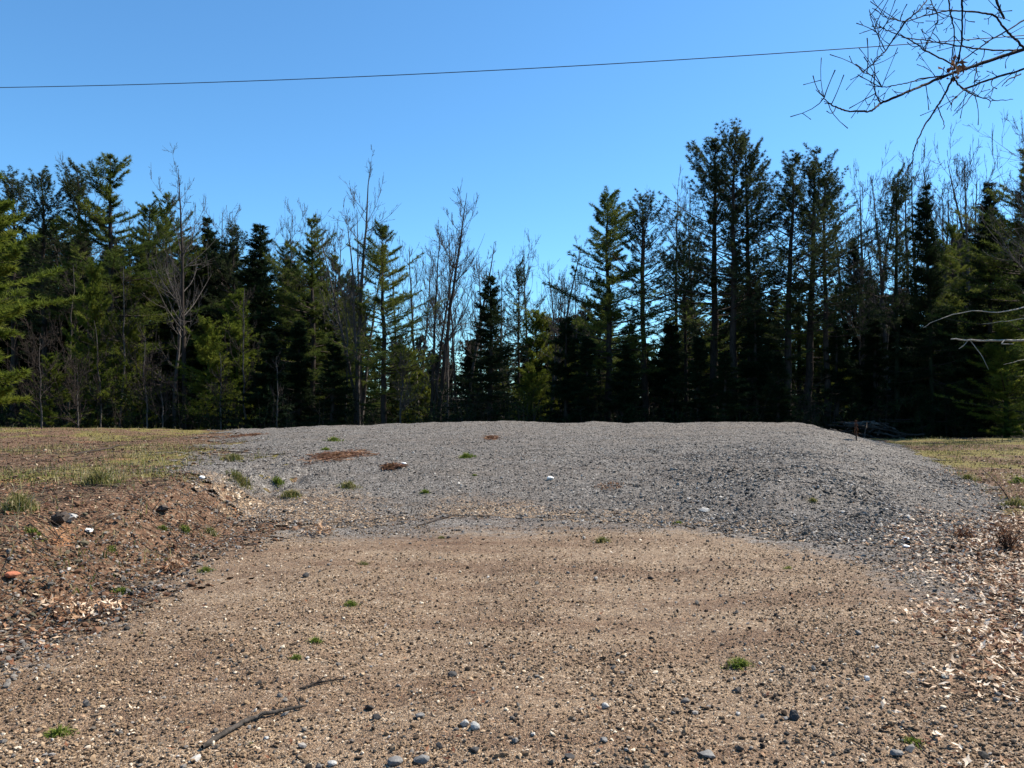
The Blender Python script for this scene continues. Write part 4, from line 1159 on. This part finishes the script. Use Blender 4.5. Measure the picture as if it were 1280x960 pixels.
# brushy undergrowth along the edge of the wood, one mass
def undergrowth():
    rs = np.random.RandomState(15)
    n = 4200
    px = rs.uniform(-80, 1360, n); d = rs.uniform(34.5, 50, n)
    X = (px - 640) / F * d; Z = height(X, d)
    cl = fbm(X * .5, d * .5, 71)
    k = rs.uniform(0, 1, n) < np.clip((cl - .30) * 4, .15, 1); X, d, Z, px, cl = X[k], d[k], Z[k], px[k], cl[k]; n = len(X)
    H = rs.uniform(.5, 1.5, n) * (.6 + 2.2 * cl)
    a = rs.uniform(0, 6.28, n); ln_ = rs.uniform(.05, .5, n); s = np.linspace(0, 1, 4)
    P = np.stack([X[:, None] + np.cos(a)[:, None] * (ln_ * H)[:, None] * s ** 1.4, d[:, None] + np.sin(a)[:, None] * (ln_ * H)[:, None] * s ** 1.4, Z[:, None] + H[:, None] * s], -1)
    V1, Q = tubes(P, np.tile([.010, .008, .006, .003], (n, 1)), 3)
    # side twigs
    i = np.repeat(np.arange(n), 4); b = P[i, rs.randint(1, 4, len(i))]
    dv = nrm(np.stack([rs.normal(0, 1, len(i)), rs.normal(0, 1, len(i)), np.abs(rs.normal(.3, .5, len(i)))], -1)) * (H[i] * rs.uniform(.15, .4, len(i)))[:, None]
    V2, Q2 = tubes(np.stack([b, b + dv], 1), np.tile([.005, .002], (len(i), 1)), 3)
    me = mesh_np('undergrowth', np.concatenate([V1, V2]), None, np.concatenate([Q, Q2 + len(V1)]), [M_TWIG])
    link('undergrowth', me, kind='stuff')
    g = rs.uniform(0, 1, n) < .55
    m = int(g.sum()) * 14; i = np.repeat(np.where(g)[0], 14); t = rs.uniform(.1, 1, m)
    r = (1 - t) * H[i] * .45 + .06; a = rs.uniform(0, 6.28, m)
    Pt = np.stack([X[i] + np.cos(a) * r * rs.uniform(.2, 1, m), d[i] + np.sin(a) * r * rs.uniform(.2, 1, m), Z[i] + H[i] * t], -1)
    D = np.stack([np.cos(a), np.sin(a), np.full(m, .35)], -1)
    V, T, tn = tufts_mesh(Pt, D, np.full(m, .25), 4, .027, .6, rs, rs.uniform(.1, .8, m))
    link('evergreen_seedlings', mesh_np('evergreen_seedlings', V, T, None, [M_SPRUCE], attrs={'tone': tn}), kind='stuff')
undergrowth()

# far wood beyond the gap, one mass
def far_wood():
    V_, T_, tn = [], [], []; n0 = 0
    rs = np.random.RandomState(5)
    for k in range(330):
        d = rs.uniform(85, 170); px = rs.uniform(-250, 1530); X = (px - 640) / F * d
        H = rs.uniform(6.5, 11) * d / 120 + rs.uniform(0, 2); z0 = h1(X, d) - .1
        n = 190
        u = rs.uniform(0, 1, n) ** .8; a = rs.uniform(0, 6.28, n)
        r = (1 - u) ** .85 * H * .17 * rs.uniform(.3, 1.1, n) + .05
        P = np.stack([X + np.cos(a) * r, d + np.sin(a) * r, z0 + u * H], -1)
        D = np.stack([np.cos(a), np.sin(a), rs.normal(.1, .4, n)], -1)
        V, T, t = tufts_mesh(P, D, np.full(n, .55), 3, .14, .6, rs, rs.uniform(.2, .9, n))
        V_.append(V); T_.append(T + n0); tn.append(t); n0 += len(V)
        V, Q = tubes(np.array([[[X, d, z0 - .1], [X, d, z0 + H * .9]]]), np.array([[.14, .03]]), 4)
        V_.append(V); n0 += len(V)
        Q = Q + (n0 - len(V)); T_.append(Q[:, :3]); T_.append(Q[:, [0, 2, 3]]); tn.append(np.zeros(len(V)))
    me = mesh_np('distant_wood', np.concatenate(V_), np.concatenate(T_), None, [M_SPRUCE], attrs={'tone': np.concatenate(tn)})
    link('distant_wood', me, kind='stuff')
far_wood()

# ------------------------------------------------------------------ dead tree with broken pale limbs at the right edge
def limb(root, pts, r0, r1, m, name='limb', sides=6, wob=.0, seed=0, sub=18):
    pts = np.asarray(pts, float); k = sub
    t = np.linspace(0, len(pts) - 1, k)
    P = np.stack([np.interp(t, np.arange(len(pts)), pts[:, c]) for c in range(3)], -1)
    for _ in range(2): P[1:-1] = (P[:-2] + 2 * P[1:-1] + P[2:]) / 4
    if wob: P[1:] += np.random.RandomState(seed).normal(0, wob, (k - 1, 3))
    g = Parts(); g.tube(P, np.linspace(r0, r1, k), sides)
    return link(name, g.mesh(name, [m]), root)
dX, dY = (1345 - 640) / F * 29, 29.0
dz = h1(dX, dY)
droot = bpy.data.objects.new('dead_tree', None); COL.objects.link(droot); droot.location = (dX, dY, dz)
droot['label'] = 'dead tree at right edge with a broken pale horizontal limb'; droot['category'] = 'tree'
o3 = np.array([dX, dY, dz])
limb(droot, [(0, 0, -.3), (.1, 0, 3), (0, .1, 6), (.2, 0, 9)], .14, .04, M_BARK_P, 'trunk', 8)
limb(droot, [at(1345, 424, 29) - o3, at(1280, 425, 28.6) - o3, at(1225, 426, 28.2) - o3, at(1189, 424, 28) - o3], .055, .028, M_BARK_P, wob=.012, seed=1)
limb(droot, [at(1345, 375, 29) - o3, at(1290, 382, 28.6) - o3, at(1250, 392, 28) - o3, at(1215, 386, 27.6) - o3, at(1170, 400, 27) - o3, at(1155, 410, 27) - o3], .035, .006, M_BARK_P, wob=.01, seed=2)
limb(droot, [at(1345, 395, 29) - o3, at(1280, 398, 29.3) - o3, at(1230, 405, 29.6) - o3], .03, .006, M_BARK_P, wob=.01, seed=3)
limb(droot, [at(1345, 440, 29) - o3, at(1285, 448, 28.4) - o3, at(1255, 456, 28) - o3], .025, .005, M_BARK_P, wob=.01, seed=4)
limb(droot, [at(1213, 425, 28.2) - o3, at(1228, 445, 28) - o3, at(1236, 462, 27.8) - o3], .02, .005, M_BARK_P, 'twig', seed=5)
limb(droot, [at(1211, 425, 28.2) - o3, at(1205, 432, 28) - o3, at(1199, 436, 27.9) - o3], .02, .006, M_BARK_P, 'twig', seed=6)
limb(droot, [at(1256, 425, 28.4) - o3, at(1252, 430, 28.2) - o3, at(1268, 430, 28) - o3], .028, .012, M_BARK_P, 'twig', seed=7)
rsd = np.random.RandomState(31)
for q in range(10):
    px = rsd.uniform(1150, 1330); py = rsd.uniform(430, 520); L = rsd.uniform(20, 60); a = rsd.uniform(-.5, .6)
    limb(droot, [at(1345, min(py, 500), 29) - o3 if False else at(px + L, py - L * a * .4, 29.2) - o3, at(px + L * .5, py - L * a * .1, 28.9) - o3, at(px, py + L * .1, 28.4) - o3], .012, .003, M_BARK_G, 'twig', 4, .02, q) if px + L > 1290 else None

# brush pile in the shade
bp = np.array([(1085 - 640) / F * 34.5, 34.5, 0.0]); bp[2] = h1(bp[0], bp[1])
broot = bpy.data.objects.new('brush_pile', None); COL.objects.link(broot); broot.location = bp
broot['label'] = 'heap of cut logs and brush in the shade right of the tall pines'; broot['category'] = 'brush pile'
rsb = np.random.RandomState(12)
for q in range(26):
    L = rsb.uniform(.9, 2.6); a = rsb.normal(0, .7); e = rsb.normal(0, .18)
    c = np.array([rsb.normal(0, .9), rsb.normal(0, .6), 0]); c[2] = max(.12, .95 * (1 - (abs(c[0]) / 2.2)) * rsb.uniform(.1, 1))
    dv = np.array([math.cos(a) * math.cos(e), math.sin(a) * math.cos(e), math.sin(e)]) * L * .5
    r = rsb.uniform(.025, .085)
    zlow = min((c - dv)[2], (c + dv)[2]); c[2] += max(0, .03 + r - zlow)
    limb(broot, [c - dv, c + [0, 0, .04], c + dv], r, r * .6, M_BARK if q % 3 else M_BARK_G, 'log', 7, .012, q)  # mostly the darker bark, so the pile's shadow is partly in its colour

# russet shrub at the right edge
def shrub(px, py, wpx, hpx, lab, m, seed, n=260):
    p = ground_at(px, py); rs = np.random.RandomState(seed)
    w = wpx / F * p[1] * .5; H = hpx / F * p[1]
    o = bpy.data.objects.new('shrub', None); COL.objects.link(o); o.location = p; o['label'] = lab; o['category'] = 'shrub'
    ns = 26
    a = rs.uniform(0, 6.28, ns); q = rs.uniform(.2, 1, ns) * w
    s = np.linspace(0, 1, 5)
    P = np.stack([np.cos(a)[:, None] * q[:, None] * s ** 1.2, np.sin(a)[:, None] * q[:, None] * s ** 1.2, (H * rs.uniform(.6, 1.1, ns))[:, None] * s - .03], -1)
    V, Q = tubes(P, np.tile([.006, .005, .004, .003, .001], (ns, 1)), 4)
    link('stems', mesh_np('stems', V, None, Q, [M_TWIG]), o)
    i = rs.randint(0, ns, n); j = rs.randint(1, 5, n)
    c = P[i, j] + rs.normal(0, .05, (n, 3)); c[:, 2] = np.maximum(c[:, 2], .02)
    L = rot_zxy(leaf_shape(n, rs, rs.uniform(.04, .08, n)), rs.uniform(0, 6.28, n), rs.normal(0, .9, n), rs.normal(0, .9, n))
    V = (L + c[:, None]).reshape(-1, 3); T = (np.arange(n)[:, None, None] * 9 + LT[None]).reshape(-1, 3)
    link('leaves', mesh_np('leaves', V, T, None, [m], attrs={'tone': np.repeat(rs.uniform(0, 1, n), 9)}), o)
shrub(1258, 688, 46, 38, 'low russet leaved shrub at the right edge above the leaf litter', M_REDTWIG, 3)
shrub(1200, 672, 30, 12, 'small creeping russet shrublet left of the russet shrub', M_REDTWIG, 4, 120)

# ------------------------------------------------------------------ power line
wroot = []
def pole(X, Y, ztop, lab):
    o = bpy.data.objects.new('utility_pole', None); COL.objects.link(o)
    zb = h1(X, Y); o.location = (X, Y, zb); o['label'] = lab; o['category'] = 'utility pole'; o['group'] = 'poles carrying the wire'
    g = Parts(); g.tube([(0, 0, -.5), (0, 0, (ztop - zb) * .5), (0, 0, ztop - zb + .35)], [.14, .12, .10], 12); link('post', g.mesh('post', [M_BARK_G]), o)
    g = Parts(); g.tube([(0, -.1, ztop - zb - .08), (0, -.1, ztop - zb - .03), (0, -.1, ztop - zb)], [.03, .05, .025], 8); link('insulator', g.mesh('insulator', [M_ST_WHITE]), o)
# a straight run through the two sighted points, carried on to a pole each side
a_ = at(0, 107, 15.0); b_ = at(1100, 55, 12.5)
dirv = (b_ - a_) / (b_ - a_)[0]
def wire_pt(X):
    p = a_ + dirv * (X - a_[0])
    u = (X - a_[0]) / (b_[0] - a_[0])
    p[2] += -.20 * 4 * u * (1 - u) * .55
    return p
xs = np.linspace(-22, 20, 60)
WP = np.array([wire_pt(v) for v in xs])
w0 = WP[0].copy()
g = Parts(); g.tube(WP - w0, np.full(len(xs), .007), 6)
link('power_line', g.mesh('power_line', [M_WIRE]), label='thin black overhead wire crossing the blue sky', cat='wire', loc=w0)
pole(WP[0][0], WP[0][1] + .1, WP[0][2], 'wooden utility pole holding the left end of the wire')
pole(WP[-1][0], WP[-1][1] + .1, WP[-1][2], 'wooden utility pole holding the right end of the wire')

# ------------------------------------------------------------------ oak whose bare boughs reach in from the upper right
oX, oY = 5.9, 3.5
oz = h1(oX, oY)
oroot = bpy.data.objects.new('oak_tree', None); COL.objects.link(oroot); oroot.location = (oX, oY, oz)
oroot['label'] = 'bare oak reaching in from upper right with a clump of dead leaves'; oroot['category'] = 'tree'
o0 = np.array([oX, oY, oz])
limb(oroot, [(0, 0, -.3), (.05, 0, 1.5), (-.05, .05, 3.2), (.05, 0, 5.5), (.2, .1, 8.5), (.2, .2, 11)], .20, .05, M_BARK_G, 'trunk', 10)
def bough(pl, dep0, dep1, r0, r1, seed, twig=True, start=None):
    rs = np.random.RandomState(seed)
    n = len(pl); dep = (np.linspace(dep0, dep1, n) + rs.normal(0, .06, n)) * .66
    r0 *= .68; r1 *= .68
    pts = [at(x, y, q) - o0 for (x, y), q in zip(pl, dep)]
    if start is not None: pts = [np.array(start)] + pts
    pts = np.array(pts)
    k = 8 * (len(pts) - 1) + 1
    t = np.linspace(0, len(pts) - 1, k)
    P = np.stack([np.interp(t, np.arange(len(pts)), pts[:, c]) for c in range(3)], -1)
    for _ in range(3): P[1:-1] = (P[:-2] + 2 * P[1:-1] + P[2:]) / 4
    P[1:-1] += rs.normal(0, .0014, (k - 2, 3))
    rad = np.linspace(r0, r1, k) * rs.uniform(.9, 1.12, k)
    g = Parts(); g.tube(P, rad, 6)
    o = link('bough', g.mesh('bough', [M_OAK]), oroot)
    if twig:
        i0 = 8 if start is not None else 2
        nt = max(3, int((k - i0) / 3.2))
        g = Parts()
        for q in range(nt):
            i = rs.randint(i0, max(i0 + 2, k - 5))
            tv = nrm(P[min(i + 1, k - 1)] - P[i - 1])
            dv = nrm(tv * .7 + rs.normal(0, .75, 3)); L = rs.uniform(.03, .15)
            c = nrm(rs.normal(0, 1, 3) + [0, 0, .6]) * L * .33
            s = np.linspace(0, 1, 5)[:, None]
            T_ = P[i] + dv * L * s + c * s ** 2 * 2
            g.tube(T_, np.array([.0027, .0023, .0020, .0017, .0028]) * rs.uniform(.7, 1.1), 4)
            if rs.uniform() < .6:
                j = rs.randint(1, 4); d2 = nrm(dv + rs.normal(0, .7, 3)); L2 = L * rs.uniform(.3, .6)
                g.tube(T_[j] + d2 * L2 * s, np.array([.0020, .0018, .0016, .0014, .0022]), 4)
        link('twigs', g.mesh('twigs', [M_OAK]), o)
    return o
tk = (0.0, .05, 4.0)
bough([(1330, 48), (1280, 60), (1215, 82), (1190, 90), (1160, 103), (1130, 116), (1103, 127), (1091, 138), (1060, 137), (1045, 131), (1033, 122), (1029, 112)], 6.6, 5.2, .017, .002, 1, start=(-.03, .05, 3.35))
bough([(1330, 68), (1280, 85), (1240, 97), (1208, 110), (1199, 100), (1193, 90)], 6.7, 5.8, .012, .005, 2, start=(-.03, .05, 3.20))
bough([(1300, 75), (1280, 52), (1262, 35), (1248, 15), (1225, 11), (1190, 9), (1160, 16), (1135, 24), (1110, 19), (1097, 7)], 6.5, 5.5, .011, .002, 3, start=(-.03, .05, 3.28))
bough([(1135, 24), (1112, 58), (1095, 76), (1082, 88)], 5.75, 5.5, .006, .002, 4)
bough([(1135, 24), (1152, 10), (1166, -8)], 5.75, 5.9, .006, .004, 5)
bough([(1207, -25), (1207, 5), (1207, 40), (1203, 72), (1197, 84)], 5.9, 6.0, .009, .005, 6)
bough([(1188, -20), (1193, 15), (1198, 40), (1192, 80)], 5.9, 6.0, .006, .004, 7)
bough([(1194, 95), (1183, 118), (1175, 131), (1158, 155), (1145, 185), (1143, 200), (1130, 222), (1115, 238)], 6.0, 5.4, .008, .002, 8, twig=False)
bough([(1175, 131), (1180, 145), (1184, 156), (1181, 160)], 5.85, 5.7, .004, .002, 18, twig=False)
bough([(1195, 78), (1160, 60), (1140, 45), (1120, 38), (1103, 30), (1090, 10)], 6.0, 5.6, .006, .002, 9)
bough([(1330, 60), (1280, 60), (1240, 60), (1200, 54), (1160, 47), (1130, 43)], 6.8, 6.0, .010, .003, 10, start=(-.03, .05, 3.39))
bough([(1320, -5), (1280, 25), (1240, 48), (1205, 74)], 6.6, 6.0, .008, .004, 11, start=(-.03, .05, 3.82))
bough([(1208, 110), (1222, 117), (1245, 124), (1270, 122)], 5.9, 5.6, .006, .002, 12)
bough([(1190, 91), (1155, 96), (1130, 103), (1105, 107), (1090, 100)], 6.0, 5.6, .006, .002, 13)
bough([(1103, 127), (1096, 112), (1095, 92), (1082, 88), (1077, 82)], 5.4, 5.2, .005, .002, 14)
bough([(1260, 20), (1246, -12)], 6.2, 6.2, .009, .007, 15)
bough([(1208, 110), (1193, 125), (1192, 137)], 5.9, 5.7, .004, .002, 16)
bough([(1222, 112), (1210, 128), (1194, 143)], 5.9, 5.7, .004, .002, 17, twig=False)
bough([(1165, -10), (1178, 20), (1168, 40), (1160, 60)], 6.0, 5.8, .004, .002, 19)
bough([(1110, 60), (1100, 40), (1092, 20), (1090, 8)], 5.6, 5.4, .004, .002, 20)
bough([(1225, 75), (1222, 100), (1218, 118)], 6.1, 5.9, .004, .002, 21)
bough([(1280, 90), (1262, 98), (1256, 106)], 6.2, 5.9, .006, .002, 22, twig=False)
rs = np.random.RandomState(66)
n = 34; c0 = at(1199, 84, 5.98 * .66) - o0
c = c0 + rs.normal(0, 1, (n, 3)) * np.array([.021, .025, .027])
L = rot_zxy(leaf_shape(n, rs, rs.uniform(.035, .07, n)), rs.uniform(0, 6.28, n), rs.uniform(-1.6, 1.6, n), rs.uniform(-1.6, 1.6, n))
V = (L + c[:, None]).reshape(-1, 3); T = (np.arange(n)[:, None, None] * 9 + LT[None]).reshape(-1, 3)
cl = link('leaf_clump', mesh_np('leaf_clump', V, T, None, [M_LEAF], attrs={'tone': np.repeat(rs.uniform(0, .55, n), 9)}), oroot)
cl['label'] = 'rusty clump of dead leaves caught in the bare boughs'
